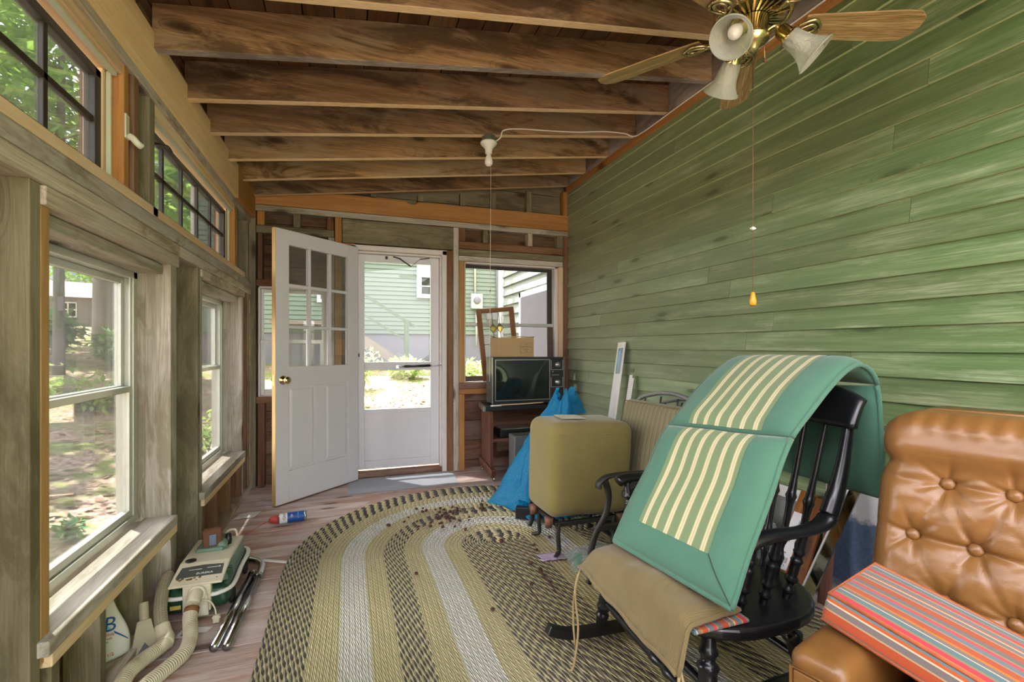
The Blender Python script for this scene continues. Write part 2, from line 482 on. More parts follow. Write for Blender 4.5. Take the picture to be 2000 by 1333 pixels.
# six pairs of cream lines on sage; gr.y = metres across the striped field
M['sage_stripe'] = stripes_fab('sage_cream_stripes', 1, [(0, '#7a8f68'), (.30, '#a3a072'), (.34, '#d3cba2'), (.485, '#6c7a50'), (.505, '#d3cba2'), (.66, '#a3a072'), (.70, '#7a8f68')], .0467, off=.0)
og = []
seq = [('#b5532f', 3), ('#b9a27d', .5), ('#7d7774', 2), ('#e2cdb2', .5), ('#c9622e', 1), ('#6a7f83', 2.2), ('#c9a650', .5), ('#c93f4a', 2), ('#8a8466', 1), ('#5e7b80', 2), ('#d8c6a8', .4), ('#7a7270', 1.5), ('#bf7a30', 1), ('#b5532f', 2.4), ('#a3917e', .5), ('#6d7c80', 2), ('#cf4a55', 1.6), ('#96905f', .8), ('#72706e', 2)]
tot = sum(w for _, w in seq); acc = 0
for c_, w_ in seq: og.append((acc / tot, c_)); acc += w_
M['orange_stripe'] = stripes_fab('orange_multi_stripes', 0, og, .19)
M['cushion_cord'] = plain('orange_piping', '#a85a35', .85, var=.35, scale=60)
sg = [(0, '#81795c'), (.14, '#95906f'), (.24, '#6f684c'), (.36, '#8c8463'), (.5, '#a09a78'), (.58, '#776f52'), (.72, '#8f886a'), (.86, '#6b6448')]
M['ticking'] = stripes_fab('olive_ticking_stripes', 0, sg, .034)

def hosemat():
    t = NT('ribbed_ivory_hose'); g = t.sep(t.attr('gr').outputs['Vector'])
    r = t.math('SQRT', t.math('ADD', t.math('MULTIPLY', g[1], g[1]), t.math('MULTIPLY', g[2], g[2])))
    col = t.ramp(t.math('MULTIPLY', r, 20.0), [(.42, '#4a4134'), (.465, '#a39a80'), (.49, '#cfc7ad')])
    d = t.noise(t.obj(), 14, 4, .6)
    col = t.mix(t.math('MULTIPLY', t.ramp(d, [(.45, 0.0), (.7, 1.0)]), .45), col, lin('#8b7654'))
    t.bsdf(col, .5); return t.m
M['hose'] = hosemat()

def leather(name, c1, c2, c3):
    t = NT(name); o = t.obj()
    f = t.noise(o, 3.5, 4, .6)
    col = t.mix(f, lin(c1), lin(c2))
    col = t.mix(t.math('MULTIPLY', t.ramp(t.noise(o, 9, 5, .7), [(.5, 0.0), (.7, 1.0)]), .35), col, lin(c3))
    h = t.voro(o, 420).outputs['Distance']
    t.bsdf(col, t.math('MULTIPLY_ADD', f, .2, .26), 0, .55, t.bump(h, .08, .002), **{'Coat Weight': .12, 'Coat Roughness': .3})
    return t.m
M['leather'] = leather('brown_leather', '#8a6132', '#755027', '#5c3f1c')

def plastic_film(name, col, alpha=.35, rough=.2, trans=.5):
    t = NT(name)
    p = t.n('BsdfPrincipled'); c = lin(col)
    o = t.obj(); h = t.noise(o, 38, 5, .62, .8)
    nm = t.bump(h, .7, .016)
    p.inputs['Base Color'].default_value = c; p.inputs['Roughness'].default_value = rough; t.set(p.inputs['Normal'], nm)
    tl = t.n('BsdfTranslucent'); tl.inputs[0].default_value = c; t.set(tl.inputs['Normal'], nm)
    m1 = t.n('MixShader'); m1.inputs[0].default_value = trans; t.set(m1.inputs[1], p.outputs[0]); t.set(m1.inputs[2], tl.outputs[0])
    tr = t.n('BsdfTransparent'); tr.inputs[0].default_value = tuple(min(1, x * .6 + .4) for x in c[:3]) + (1,)
    m2 = t.n('MixShader'); m2.inputs[0].default_value = alpha; t.set(m2.inputs[1], m1.outputs[0]); t.set(m2.inputs[2], tr.outputs[0])
    t.t.links.new(m2.outputs[0], t.out.inputs[0]); return t.m
M['bluebag'] = plastic_film('blue_plastic_film', '#1596c8', .10, .2, .45)
M['clearbag'] = plastic_film('clear_plastic_film', '#dfe4e6', .72, .12, .4)
M['shade_glass'] = plastic_film('frosted_swirl_glass', '#dfe3d8', .22, .12, .5)
M['white_bag'] = plain('white_bag_plastic', '#d8d8d0', .4, var=.06)

def clapboard():
    t = NT('green_clapboard_stain')
    g = t.attr('gr').outputs['Vector']; rn = t.attr('rn').outputs['Fac']
    a = t.noise(t.vec(g, (1.2, 30, 30)), 1.0, 5, .62)
    col = t.ramp(a, [(.25, '#4f6739'), (.5, '#627a48'), (.75, '#7d8f60')])
    fn = t.noise(t.vec(g, (4, 210, 210)), 1.0, 3, .6)
    col = t.mix(t.math('MULTIPLY', t.ramp(fn, [(.36, 1.0), (.6, 0.0)]), .4), col, lin('#465a30'))
    w = t.noise(t.vec(g, (1.5, 9, 9), (5, 1, 9)), 1.0, 5, .7)
    wf = t.math('MULTIPLY', t.ramp(w, [(.48, 0.0), (.66, 1.0)]), t.ramp(t.noise(t.vec(g, (3, 120, 120)), 1.0, 4, .7), [(.35, 0.0), (.7, .8)]))
    col = t.mix(wf, col, lin('#b7bf9a'))
    # the stain turns paler and greyer toward the far window end
    y = t.sep(t.obj())[1]
    col = t.mix(t.math('MULTIPLY', t.ramp(t.math('DIVIDE', y, 4.4), [(.22, 0.0), (.95, 1.0)]), .66), col, lin('#a0a48c'))
    vo = t.voro(t.vec(g, (2.1, 8, 8)), 1.0, two=True)
    pick = t.math('GREATER_THAN', t.sep(vo.outputs['Color'])[0], .80)
    d = vo.outputs['Distance']
    kn = t.math('MULTIPLY', t.ramp(d, [(.08, 1.0), (.18, 0.0)]), pick)
    ring = t.math('MULTIPLY', t.math('MULTIPLY', t.ramp(d, [(.1, 1.0), (.4, 0.0)]), pick), t.ramp(t.math('SINE', t.math('MULTIPLY', d, 70.0)), [(.4, 0.0), (.9, .6)]))
    col = t.mix(t.math('MULTIPLY', t.math('MAXIMUM', kn, ring), .6), col, lin('#33401f'))
    # nail heads
    nv = t.voro(t.vec(g, (2.5, 9.57, 1)), 1.0, rand=.3, two=True)
    nd = t.math('LESS_THAN', nv.outputs['Distance'], .022)
    hv = t.n('HueSaturation'); t.set(hv.inputs['Color'], col)
    t.set(hv.inputs['Value'], t.math('MULTIPLY_ADD', rn, .3, .85)); t.set(hv.inputs['Hue'], t.math('MULTIPLY_ADD', rn, .02, .49))
    t.bsdf(hv.outputs[0], .62, 0, .35, t.bump(t.math('ADD', a, fn), .2, .003)); return t.m
M['clap'] = clapboard()
M['clap_edge'] = plain('lit_clapboard_edge', '#b3bd8e', .7, var=.2, scale=15)  # floor bounce on the butt undersides, put into a paler colour
M['clap_out'] = plain('pale_house_siding', '#6e746b', .6, var=.05)
M['siding'] = plain('sage_vinyl_siding', '#6c7a6b', .6, var=.05, scale=6)
M['rail_green'] = plain('dull_green_rail', '#55634f', .7, var=.15, scale=6)
M['foundation'] = plain('grey_foundation', '#77767e', .85, var=.12, scale=3)
M['steps_wood'] = wood('grey_step_wood', '#8d837b', '#746b64', '#4c4540', None, 0, var=.2)

def rugmat():
    t = NT('braided_rug_wool')
    g = t.sep(t.attr('gr').outputs['Vector'])   # x: braid row (count from the centre), y: stitches along
    row = t.math('FLOOR', g[0]); f = t.math('SUBTRACT', g[0], row)
    # two interlocking strand lobes per row, staggered
    sgn = t.math('SUBTRACT', t.math('MULTIPLY', t.math('GREATER_THAN', f, .5), 2.0), 1.0)
    u = t.math('ADD', g[1], t.math('MULTIPLY', t.math('ABSOLUTE', t.math('SUBTRACT', f, .5)), .9))
    u = t.math('ADD', u, t.math('MULTIPLY', sgn, .25))
    wn = t.n('TexWhiteNoise', noise_dimensions='1D'); t.set(wn.inputs['W'], row)
    u = t.math('ADD', u, t.math('ADD', t.math('MULTIPLY', t.math('MODULO', row, 2.0), 1.0), t.math('MULTIPLY', wn.outputs['Value'], .5)))
    uf = t.math('FRACT', u)
    lobe = t.math('SINE', t.math('MULTIPLY', uf, PI))
    side = t.math('SINE', t.math('MULTIPLY', t.math('FRACT', t.math('MULTIPLY', g[0], 2.0)), PI))
    h = t.math('MULTIPLY', t.math('POWER', lobe, .6), t.math('POWER', side, .35))
    edge = t.math('MULTIPLY', t.math('ABSOLUTE', t.math('SUBTRACT', f, .5)), 2.0)
    h2 = t.math('MULTIPLY', h, t.math('SUBTRACT', 1.0, t.math('POWER', edge, 4.0)))
    n = t.noise(t.obj(), 60, 4, .6); n2 = t.noise(t.obj(), 1.7, 3)
    ylw = t.mix(n, lin('#dccf9c'), lin('#f1e8c0'))
    ylw = t.mix(t.math('MULTIPLY', n2, .5), ylw, lin('#d0b95c'))
    ivo = t.mix(n, lin('#efece0'), lin('#fbfaf4'))
    drk = lin('#45413e')
    # which strand: every third stitch is dark in the dark bands, or yellow fleck in the ivory bands
    strand = t.math('FRACT', t.math('DIVIDE', t.math('ADD', t.math('FLOOR', u), 0.0), 2.0))
    alt = t.math('MULTIPLY', t.math('LESS_THAN', strand, .25), t.math('GREATER_THAN', h2, .25))
    third = t.math('LESS_THAN', t.math('FRACT', t.math('DIVIDE', t.math('FLOOR', u), 3.0)), .3)
    dk = t.mix(alt, ylw, drk)
    iv = t.mix(t.math('MULTIPLY', third, .35), ivo, ylw)
    band = t.ramp(t.math('DIVIDE', g[0], 52.0), RUG_STOPS, 'CONSTANT')   # r: dark, g: ivory
    sr = t.n('SeparateColor'); t.set(sr.inputs[0], band)
    col = t.mix(sr.outputs[0], ylw, dk); col = t.mix(sr.outputs[1], col, iv)
    col = t.mix(t.math('MULTIPLY', t.math('SUBTRACT', 1.0, h2), .38), col, t.mix(1.0, col, (.32, .29, .23, 1), 'MULTIPLY'))
    # spilled dirt around the nut shells
    o = t.obj()
    ds = t.n('VectorMath', operation='DISTANCE'); t.set(ds.inputs[0], o); ds.inputs[1].default_value = (.66, 3.2, .01)
    st = t.math('MULTIPLY', t.ramp(ds.outputs['Value'], [(.05, 1.0), (.32, 0.0)]), t.ramp(t.noise(o, 9, 5, .7), [(.42, 0.0), (.62, .7)]))
    col = t.mix(st, col, lin('#7d6359'))
    t.bsdf(col, .95, 0, .1, t.bump(t.math('ADD', h2, t.math('MULTIPLY', n, .25)), .9, .012), **{'Sheen Weight': .2})
    return t.m
K_ = (1, 0, 0, 1); Y_ = (0, 0, 0, 1); W_ = (0, 1, 0, 1)
RUG_STOPS = [(0, K_), (.198 / 1.15, Y_), (.30 / 1.15, W_), (.425 / 1.15, Y_), (.523 / 1.15, K_), (.634 / 1.15, Y_), (.739 / 1.15, W_), (.857 / 1.15, Y_), (.966 / 1.15, K_)]
M['rug'] = rugmat()

def doormat():
    t = NT('grey_door_mat'); o = t.obj()
    x = t.sep(o)
    rib = t.math('SINE', t.math('MULTIPLY', x[1], 2 * PI / .012)); n = t.noise(o, 160, 3)
    col = t.mix(n, lin('#a9adb6'), lin('#cbcdd3'))
    col = t.mix(t.math('MULTIPLY', t.ramp(rib, [(.3, 1.0), (.7, 0.0)]), .3), col, lin('#6d7480'))
    t.bsdf(col, .95, 0, .1, t.bump(t.math('ADD', rib, n), .4, .003)); return t.m
M['mat'] = doormat()

def ground():
    t = NT('leaf_litter_ground'); o = t.obj()
    a = t.noise(o, 1.1, 5, .65); b = t.noise(o, 9, 6, .75); c = t.voro(o, 26).outputs['Color']
    col = t.mix(b, lin('#8a6f63'), lin('#c2a898'))
    col = t.mix(t.math('MULTIPLY', t.sep(c)[0], .6), col, lin('#d8c3b4'))
    col = t.mix(t.math('MULTIPLY', t.math('GREATER_THAN', t.sep(c)[1], .7), .6), col, lin('#6d5348'))
    col = t.mix(t.ramp(a, [(.48, 0.0), (.6, .85)]), col, t.mix(b, lin('#5f7a35'), lin('#93a354')))
    t.bsdf(col, .95, 0, .1, t.bump(t.math('ADD', b, t.sep(c)[0]), .8, .05)); return t.m
M['ground'] = ground()

def leafmat(name, c1, c2, trans=.4):
    t = NT(name); rn = t.attr('rn').outputs['Fac']
    col = t.mix(rn, lin(c1), lin(c2))
    d = t.n('BsdfDiffuse'); t.set(d.inputs[0], col); l = t.n('BsdfTranslucent'); t.set(l.inputs[0], t.mix(.5, col, lin('#a9d04a')))
    m = t.n('MixShader'); m.inputs[0].default_value = trans; t.set(m.inputs[1], d.outputs[0]); t.set(m.inputs[2], l.outputs[0])
    t.t.links.new(m.outputs[0], t.out.inputs[0]); return t.m
M['leaf'] = leafmat('tree_leaf', '#5a8c3e', '#9cc268')
M['leaf_dark'] = leafmat('conifer_leaf', '#456b42', '#739a5c', .25)
M['leaf_bush'] = leafmat('shrub_leaf', '#4d8058', '#86b17c', .3)
M['leaf_pale'] = leafmat('weed_leaf', '#7d9a58', '#b3c284', .4)
M['litter'] = leafmat('fallen_leaf', '#957767', '#c9ad9a', .1)
M['bark'] = plain('tree_bark', '#6f675c', .95, var=.3, scale=12, bump=.6)
M['bark_grey'] = plain('grey_tree_bark', '#8d8882', .95, var=.2, scale=10, bump=.5)
M['shingle'] = plain('pinkish_shingles', '#b59a90', .9, var=.2, scale=14)
M['dark_door'] = plain('dark_screen_door', '#3d3a40', .6, var=.3, scale=5)
M['shedwall'] = plain('grey_shed_wall', '#6f6d69', .9, var=.15, scale=8)

def painting():
    t = NT('blue_abstract_painting'); g = t.sep(t.attr('gr').outputs['Vector'])
    n = t.noise(t.obj(), 22, 6, .75); n2 = t.noise(t.obj(), 70, 4, .7)
    z = t.math('ADD', g[2], t.math('MULTIPLY', t.math('SUBTRACT', n, .5), .12))
    blue = t.mix(n2, lin('#2c4668'), lin('#71849f'))
    col = t.mix(t.ramp(z, [(.40, 0.0), (.43, 1.0)]), blue, lin('#d0d2d2'))
    col = t.mix(t.ramp(z, [(.07, 1.0), (.12, 0.0)]), col, lin('#b9bcc2'))
    t.bsdf(col, .8); return t.m
M['painting'] = painting()
# ================================================================== ROOM SHELL
XL, XR, YB, YF = -.76, 2.15, 4.40, -3.0
YC = -.30      # roof stops here; unseen near end made an open deck to let light in
# ---- floor
fl = MB()
y = YF
while y < 4.62:
    w = .138
    x = XL - .12
    while x < XR + .05:
        L = R.uniform(1.4, 3.2); x2 = min(x + L, XR + .1)
        if XR + .1 - x2 < .4: x2 = XR + .1
        fl.box(x, x2 - .0015, y, y + w - R.choice((.0015, .0025, .004)), -.03, R.uniform(-.0015, 0), ax=0)
        x = x2
    y += w
fl.box(XL - .2, XR + .15, YF - .1, 4.62, -.08, -.03, mat=1)
tag(fl.build('floor', [M['floor'], M['darkgap']], bevel=.0012, seg=1), 'pinkish grey worn plank floor of the porch', 'floor', kind='structure')

# ---- right wall: green clapboards
wr = MB()
LAP = .1045
z = 0.0
while z < 2.78:
    y = YF - R.uniform(0, 2)
    while y < YB + .1:
        y2 = y + R.uniform(1.1, 3.4)
        if y2 > YB - .3: y2 = YB + .1
        a, b = max(y, YF), y2
        if b - a > .02:
            zt = min(z + LAP + .02, 2.80)
            poly = [(XR + .004, z), (XR - .017, z), (XR + .001, zt), (XR + .004, zt)]
            vs = [V((p[0], yy, p[1])) for yy in (a + .0008, b - .0008) for p in poly]
            o = R.uniform(-60, 60)
            gr = [(v.y + o, v.z, 0.0) for v in vs]
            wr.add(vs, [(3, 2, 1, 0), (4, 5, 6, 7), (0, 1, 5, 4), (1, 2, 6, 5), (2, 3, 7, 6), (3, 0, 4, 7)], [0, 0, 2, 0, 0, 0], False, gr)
        y = y2
    z += LAP
wr.box(XR + .004, XR + .12, YF, YB + .1, -.05, 3.0, mat=1)
wr.box(XR + .122, 9.0, YF - 2, 6.6, -.5, 6.2, mat=0)  # unseen tall house block, added to keep sky light off the far house
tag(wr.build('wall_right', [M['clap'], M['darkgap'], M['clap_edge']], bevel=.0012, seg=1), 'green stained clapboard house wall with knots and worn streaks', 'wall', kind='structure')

# ---- ceiling: rafters, boards, ledger, header beam
RZ0, RSL = 2.405, .139      # rafter underside at x=-.73, slope
def rz(x): return RZ0 + RSL * (x + .73)
ceil = empty('ceiling', (0, 0, 2.4), 'sloping ceiling of dark open rafters under rough roof boards', 'ceiling', kind='structure')
def rafter(y, th=.046, hh=.19, x0=-.76, x1=2.105):
    m = MB()
    vs = [(x0, y, rz(x0)), (x1, y, rz(x1)), (x1, y, rz(x1) + hh), (x0, y, rz(x0) + hh)]
    vs = vs + [(p[0], p[1] + th, p[2]) for p in vs]
    o = [R.uniform(-40, 40) for _ in range(3)]
    gr = [(p[0] + o[0], p[1] + o[1], p[2] + o[2]) for p in vs]
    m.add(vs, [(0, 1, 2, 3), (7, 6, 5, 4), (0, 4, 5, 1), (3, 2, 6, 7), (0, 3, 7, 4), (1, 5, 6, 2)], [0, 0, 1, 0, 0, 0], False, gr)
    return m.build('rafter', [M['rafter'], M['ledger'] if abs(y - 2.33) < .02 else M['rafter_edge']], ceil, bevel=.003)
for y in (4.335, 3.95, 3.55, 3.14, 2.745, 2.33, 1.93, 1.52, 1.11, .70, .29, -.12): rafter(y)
rb = MB()
x = -1.2
while x < 2.25:
    w = R.uniform(.13, .15)
    z0, z1 = rz(x) + .191, rz(x + w) + .191
    vs = [(x, YC, z0), (x + w - .006, YC, z1), (x + w - .006, 4.58, z1), (x, 4.58, z0)]
    vs += [(p[0], p[1], p[2] + .02) for p in vs]
    o = R.uniform(-30, 30); gr = [(p[1] + o, p[0] + o, p[2]) for p in vs]
    rb.add(vs, [(3, 2, 1, 0), (4, 5, 6, 7), (0, 1, 5, 4), (1, 2, 6, 5), (2, 3, 7, 6), (3, 0, 4, 7)], 0, False, gr)
    x += w
vs = [(-1.25, YC, rz(-1.25) + .215), (2.3, YC, rz(2.3) + .215), (2.3, 4.6, rz(2.3) + .215), (-1.25, 4.6, rz(-1.25) + .215)]
rb.add(vs + [(p[0], p[1], p[2] + .03) for p in vs], [(3, 2, 1, 0), (4, 5, 6, 7), (0, 1, 5, 4), (1, 2, 6, 5), (2, 3, 7, 6), (3, 0, 4, 7)], 1)
rb.build('roof_board', [M['roof'], M['darkgap']], ceil)
bx('ledger_board', M['ledger'], ceil, 2.106, 2.149, YC, 4.40, 2.80, 3.02)
bx('wall_batten', M['orange'], ceil, 2.112, 2.149, YC, 4.40, 2.755, 2.80)
def beam_grain(m): m.g = [(g[1] + 5, g[0], g[2]) for g in m.g]
part('header_beam', [M['beam'], M['orange']], ceil, lambda m: (m.prism([(-.86, YC), (-.785, YC), (-.733, 3.84), (-.86, 3.84)], 2.235, 2.475, mat=0), m.prism([(-.86, 3.842), (-.732, 3.842), (-.716, 4.40), (-.86, 4.40)], 2.235, 2.475, mat=1), beam_grain(m)), bevel=.004)
bx('header_strip', M['pale_old'], ceil, -.86, -.752, YC, 4.40, 2.195, 2.235, bevel=.004)
for y in (4.2, 3.75, 3.35, 2.95, 2.54, 2.13, 1.72, 1.31, .9, .5, .08):
    bx('blocking', M['rafter'], ceil, -.84, -.80, y - .21, y + .16, 2.476, rz(-.84) + .19)

# ---- left wall framing
wl = empty('wall_left', (-.80, 1.4, 0), 'open stud wall of weathered grey framing around the big windows', 'wall', kind='structure')
def stud(y0, y1, z0, z1, mat='old_grey', x0=-.86, x1=-.76, name='stud', parent=None):
    return bx(name, M[mat], parent or wl, x0, x1, y0, y1, z0, z1, bevel=.003, ax=2)
stud(1.535, 1.58, .04, 1.60, 'olive')
stud(2.555, 2.63, .04, 1.60)
stud(2.965, 3.01, .04, 1.655, 'olive'); stud(3.012, 3.05, .04, 1.60)
stud(4.10, 4.15, .04, 1.655)
stud(4.25, 4.30, .04, 1.655, 'redbrown')
stud(4.34, 4.385, .04, 2.2, 'olive')
stud(1.582, 1.622, .33, 1.545, 'jackwood', name='jack_stud')
for a, b in ((1.63, 1.67), (1.90, 1.94), (2.24, 2.28)): stud(a, b, .04, .305, 'olive', name='cripple_stud')
for a, b in ((3.06, 3.10), (3.36, 3.40), (3.71, 3.75), (4.05, 4.09)): stud(a, b, .04, .29, 'redbrown', name='cripple_stud')
for a, b in ((1.0, 1.05), (-.02, .03), (-.3, -.25)): stud(a, b, .04, 1.60)
bx('sole_plate', M['pale_old'], wl, -.862, -.745, YC, 4.40, 0, .04, bevel=.003)
bx('top_plate', M['old_grey'], wl, -.864, -.752, YC, 4.40, 1.655, 1.712, bevel=.005)
part('top_plate', M['pale_old'], wl, lambda m: (m.box(-.864, -.748, YC, 2.64, 1.60, 1.652), m.box(-.864, -.75, 2.642, 4.40, 1.60, 1.653)), bevel=.006)
bx('lintel', M['pale_old'], wl, -.864, -.75, 1.584, 2.635, 1.545, 1.598, bevel=.004)
bx('lintel', M['pale_old'], wl, -.864, -.75, 3.012, 4.16, 1.555, 1.598, bevel=.004)
bx('lintel_packer', M['old_grey'], wl, -.90, -.79, 1.62, 2.555, 1.50, 1.543, bevel=.004)
bx('lintel_packer', M['old_grey'], wl, -.90, -.79, 3.052, 4.098, 1.51, 1.553, bevel=.004)
# clerestory framing
stud(2.078, 2.118, 1.75, 2.195, 'orange', -.855, -.762)
stud(2.15, 2.195, 1.713, 2.195, 'redbrown', -.84, -.757)
stud(2.315, 2.37, 1.713, 2.195, 'olive', -.86, -.762)
stud(3.875, 3.915, 1.75, 2.195, 'orange', -.85, -.762)
stud(3.95, 4.0, 1.713, 2.195, 'olive', -.85, -.765)
stud(.9, .95, 1.713, 2.195); stud(-.3, -.25, 1.713, 2.195)
# sheathing boards outside the studs
def boards(parent, rects, y_thick, mat, axis='x', h=.185, name='sheathing'):
    m = MB()
    for (a0, a1, z0, z1) in rects:
        z = z0
        while z < z1 - .01:
            zz = min(z + h * R.uniform(.94, 1.04), z1)
            if z1 - zz < .04: zz = z1
            if axis == 'x': m.box(y_thick[0], y_thick[1] - R.uniform(0, .004), a0, a1, z, zz - .004, ax=1)
            else: m.box(a0, a1, y_thick[0] + R.uniform(0, .004), y_thick[1], z, zz - .004, ax=0)
            z = zz
        q = (y_thick[0] - .012, y_thick[0] - .003) if axis == 'x' else (y_thick[1] + .003, y_thick[1] + .012)
        if axis == 'x': m.box(*q, a0, a1, z0, z1, 1)
        else: m.box(a0, a1, *q, z0, z1, 1)
    return m.build(name, [mat, M['darkgap']], parent, bevel=.002)
boards(wl, [(YC, 4.42, -.1, .30), (2.58, 3.03, .30, 1.62), (4.11, 4.42, .30, 1.62), (YF, 1.59, .30, 1.62), (YC, 4.42, 1.615, 1.74), (YF, YC, 1.62, 2.4), (YF, YC, -.1, .3), (2.09, 2.36, 1.74, 2.26), (3.88, 4.42, 1.74, 2.26), (YC, 4.42, 2.2, 2.62)], (-.885, -.864), M['sheath'])  # unseen near-end boards added to shut out light from the west

# ---- windows in the left wall
def hung_window(name, label, y0, y1, z0, z1, zm, xo=-.915, sill=True, sillz=.40):
    w = empty(name, (xo, (y0 + y1) / 2, z0), label, 'window', kind='structure')
    jm = M['old_grey']
    # rough jamb liners
    part('jamb', jm, w, lambda m: (m.box(-.955, -.862, y0 - .03, y0, z0 - .04, z1 + .03), m.box(-.955, -.858, y1, y1 + .028, z0 - .04, z1 + .03), m.box(-.955, -.902, y0, y1, z1, z1 + .04)), bevel=.003)
    fr = M['alum']
    a, b = y0 + .002, y1 - .002
    part('window_frame', fr, w, lambda m: (m.box(xo - .035, xo + .03, a, a + .028, z0, z1), m.box(xo - .035, xo + .03, b - .04, b, z0, z1), m.box(xo - .035, xo + .03, a, b, z1 - .03, z1), m.box(xo - .035, xo + .035, a, b, z0, z0 + .03), m.box(xo + .012, xo + .022, b - .052, b - .04, z0, z1)), bevel=.003)
    def sash(za, zb, xs, bot):
        s = part('sash', fr, w, lambda m: (m.box(xs - .012, xs + .012, a + .03, a + .052, za, zb), m.box(xs - .012, xs + .012, b - .066, b - .042, za, zb), m.box(xs - .012, xs + .012, a + .052, b - .066, zb - .026, zb), m.box(xs - .012, xs + .012, a + .052, b - .066, za, za + bot)), bevel=.002)
        bx('pane', M['glass'], s, xs - .0015, xs + .0015, a + .052, b - .066, za + bot, zb - .026, bevel=0)
    sash(zm - .012, z1 - .03, xo - .018, .03)
    sash(z0 + .03, zm + .014, xo + .012, .03)
    if sill:
        part('window_sill', [M['old_grey'], M['tan']], w, lambda m: (m.box(-.905, -.862, y0 - .0, y1, sillz - .045, sillz - .012, 0), m.box(-.862, -.735, y0 - .06, y1 + .008, sillz - .042, sillz, 0), m.box(-.80, -.742, y0 - .03, y1 + .03, sillz - .085, sillz - .044, 1)), bevel=.004)
    return w
hung_window('window_1', 'large double hung window with grey sill above the vacuum cleaner', 1.625, 2.552, .40, 1.50, .985)
hung_window('window_2', 'far double hung window with wide grey sill beside the open door', 3.053, 4.097, .375, 1.51, 1.02, sillz=.375)
def clerestory(name, label, y0, y1, muntins, z0=1.765, z1=2.165):
    w = empty(name, (-.82, (y0 + y1) / 2, z0), label, 'window', kind='structure')
    part('casing', M['tan'], w, lambda m: (m.box(-.87, -.765, y0 - .0, y1 + .0, z1 - .012, z1 + .03), m.box(-.87, -.752, y0 - .05, y1 + .3, 1.713, 1.75), m.box(-.87, -.812, y1 - .03, y1, 1.75, z1 - .012), m.box(-.87, -.812, y0, y0 + .03, 1.75, z1 - .012)), bevel=.003)
    part('stop', M['alum_green'], w, lambda m: (m.box(-.81, -.795, y1 - .014, y1 - .001, 1.752, z1 - .014), m.box(-.792, -.776, y0, y1 - .014, z1 - .028, z1 - .013)), bevel=.002)
    a, b = y0 + .03, y1 - .032
    zb, zt = z0 + .005, z1 - .03
    s = part('sash', M['dark_sash'], w, lambda m: (m.box(-.85, -.815, a, a + .04, zb, zt), m.box(-.85, -.815, b - .04, b, zb, zt), m.box(-.85, -.815, a, b, zt - .03, zt), m.box(-.85, -.815, a, b, zb, zb + .03)), bevel=.003)
    zm = (zb + zt) / 2
    def mu(m):
        for y in muntins: m.box(-.838, -.822, y - .011, y + .011, zb, zt)
        m.box(-.838, -.822, a, b, zm - .01, zm + .012)
    part('muntin', M['dark_sash'], s, mu, bevel=.002)
    bx('pane', M['glass'], s, -.832, -.829, a, b, zb, zt, bevel=0)
    return w
w3 = clerestory('window_3', 'near clerestory window of dark framed panes high under the header beam', 1.0, 2.076, (1.40, 1.735))
w4 = clerestory('window_4', 'far clerestory window of small dark framed panes high under the header beam', 2.372, 3.873, (2.66, 2.935, 3.21, 3.49))
part('latch', M['black'], w4, lambda m: (m.tube(spline([(-.812, 2.47, 2.06), (-.79, 2.50, 2.07), (-.775, 2.56, 2.085), (-.77, 2.60, 2.075)], 5), .006, 8), m.box(-.822, -.806, 2.455, 2.485, 2.03, 2.09)))
part('clip', M['alum_green'], w3, lambda m: (m.box(-.775, -.757, 2.082, 2.114, 1.93, 2.02), m.tube(spline([(-.757, 2.10, 1.945), (-.742, 2.10, 1.935), (-.73, 2.105, 1.92), (-.722, 2.12, 1.915)], 4), .008, 8, flat=1.6)), bevel=.003)

# ---- back wall framing
wb = empty('wall_back', (.7, 4.45, 0), 'end wall of mixed grey and orange framing with boards behind', 'wall', kind='structure')
def bs(x0, x1, z0, z1, mat='old_grey', y0=4.40, y1=4.49, name='stud', ax=None): return bx(name, M[mat], wb, x0, x1, y0, y1, z0, z1, bevel=.003, ax=ax)
bs(-.758, -.715, 0, 2.30, 'olive')
bs(-.705, -.65, 2.185, 2.30, 'orange', name='cripple_stud', ax=2)
bs(-.43, -.375, 2.185, 2.30, 'olive', name='cripple_stud', ax=2)
bs(-.165, -.11, 2.185, 2.30, 'redbrown', name='cripple_stud', ax=2)
bs(-.10, -.045, 0, 2.30, 'orange')
bs(-.155, -.105, 0, 2.12, 'old_grey')
bs(-.712, -.107, 2.12, 2.182, 'olive', name='nailer')
bs(-.70, -.665, 1.735, 2.118, 'redbrown', name='cripple_stud', ax=2)
bs(-.712, -.157, 1.68, 1.733, 'redbrown', name='nailer')
bs(-.70, -.65, 0, .70, 'redbrown', name='jack_stud'); bs(-.42, -.38, 0, .70, 'redbrown', name='cripple_stud')
bs(-.712, -.157, .70, .755, 'redbrown', name='nailer')
bs(-.04, .947, 2.085, 2.292, 'olive', 4.392, 4.415, name='header_board', ax=0)
bs(-.04, .06, 2.07, 2.083, 'orange', 4.40, 4.44, name='nailer')
bs(.885, .945, 0, 2.08, 'redbrown', 4.41, 4.49); bs(.948, .998, 0, 2.298, 'old_grey')
bs(1.0, 1.055, .83, 1.985, 'jackwood', name='jack_stud'); bs(1.0, 1.055, 0, .718, 'orange', 4.402, name='jack_stud')
bs(1.0, 1.06, 2.175, 2.30, 'redbrown', name='cripple_stud', ax=2)
bs(1.24, 1.285, 2.175, 2.30, 'olive', name='cripple_stud', ax=2)
bs(1.70, 1.75, 2.175, 2.30, 'pale_old', name='cripple_stud', ax=2)
bs(2.02, 2.085, 2.175, 2.30, 'olive', name='cripple_stud', ax=2)
bs(1.0, 2.085, 2.105, 2.172, 'redbrown', name='nailer')
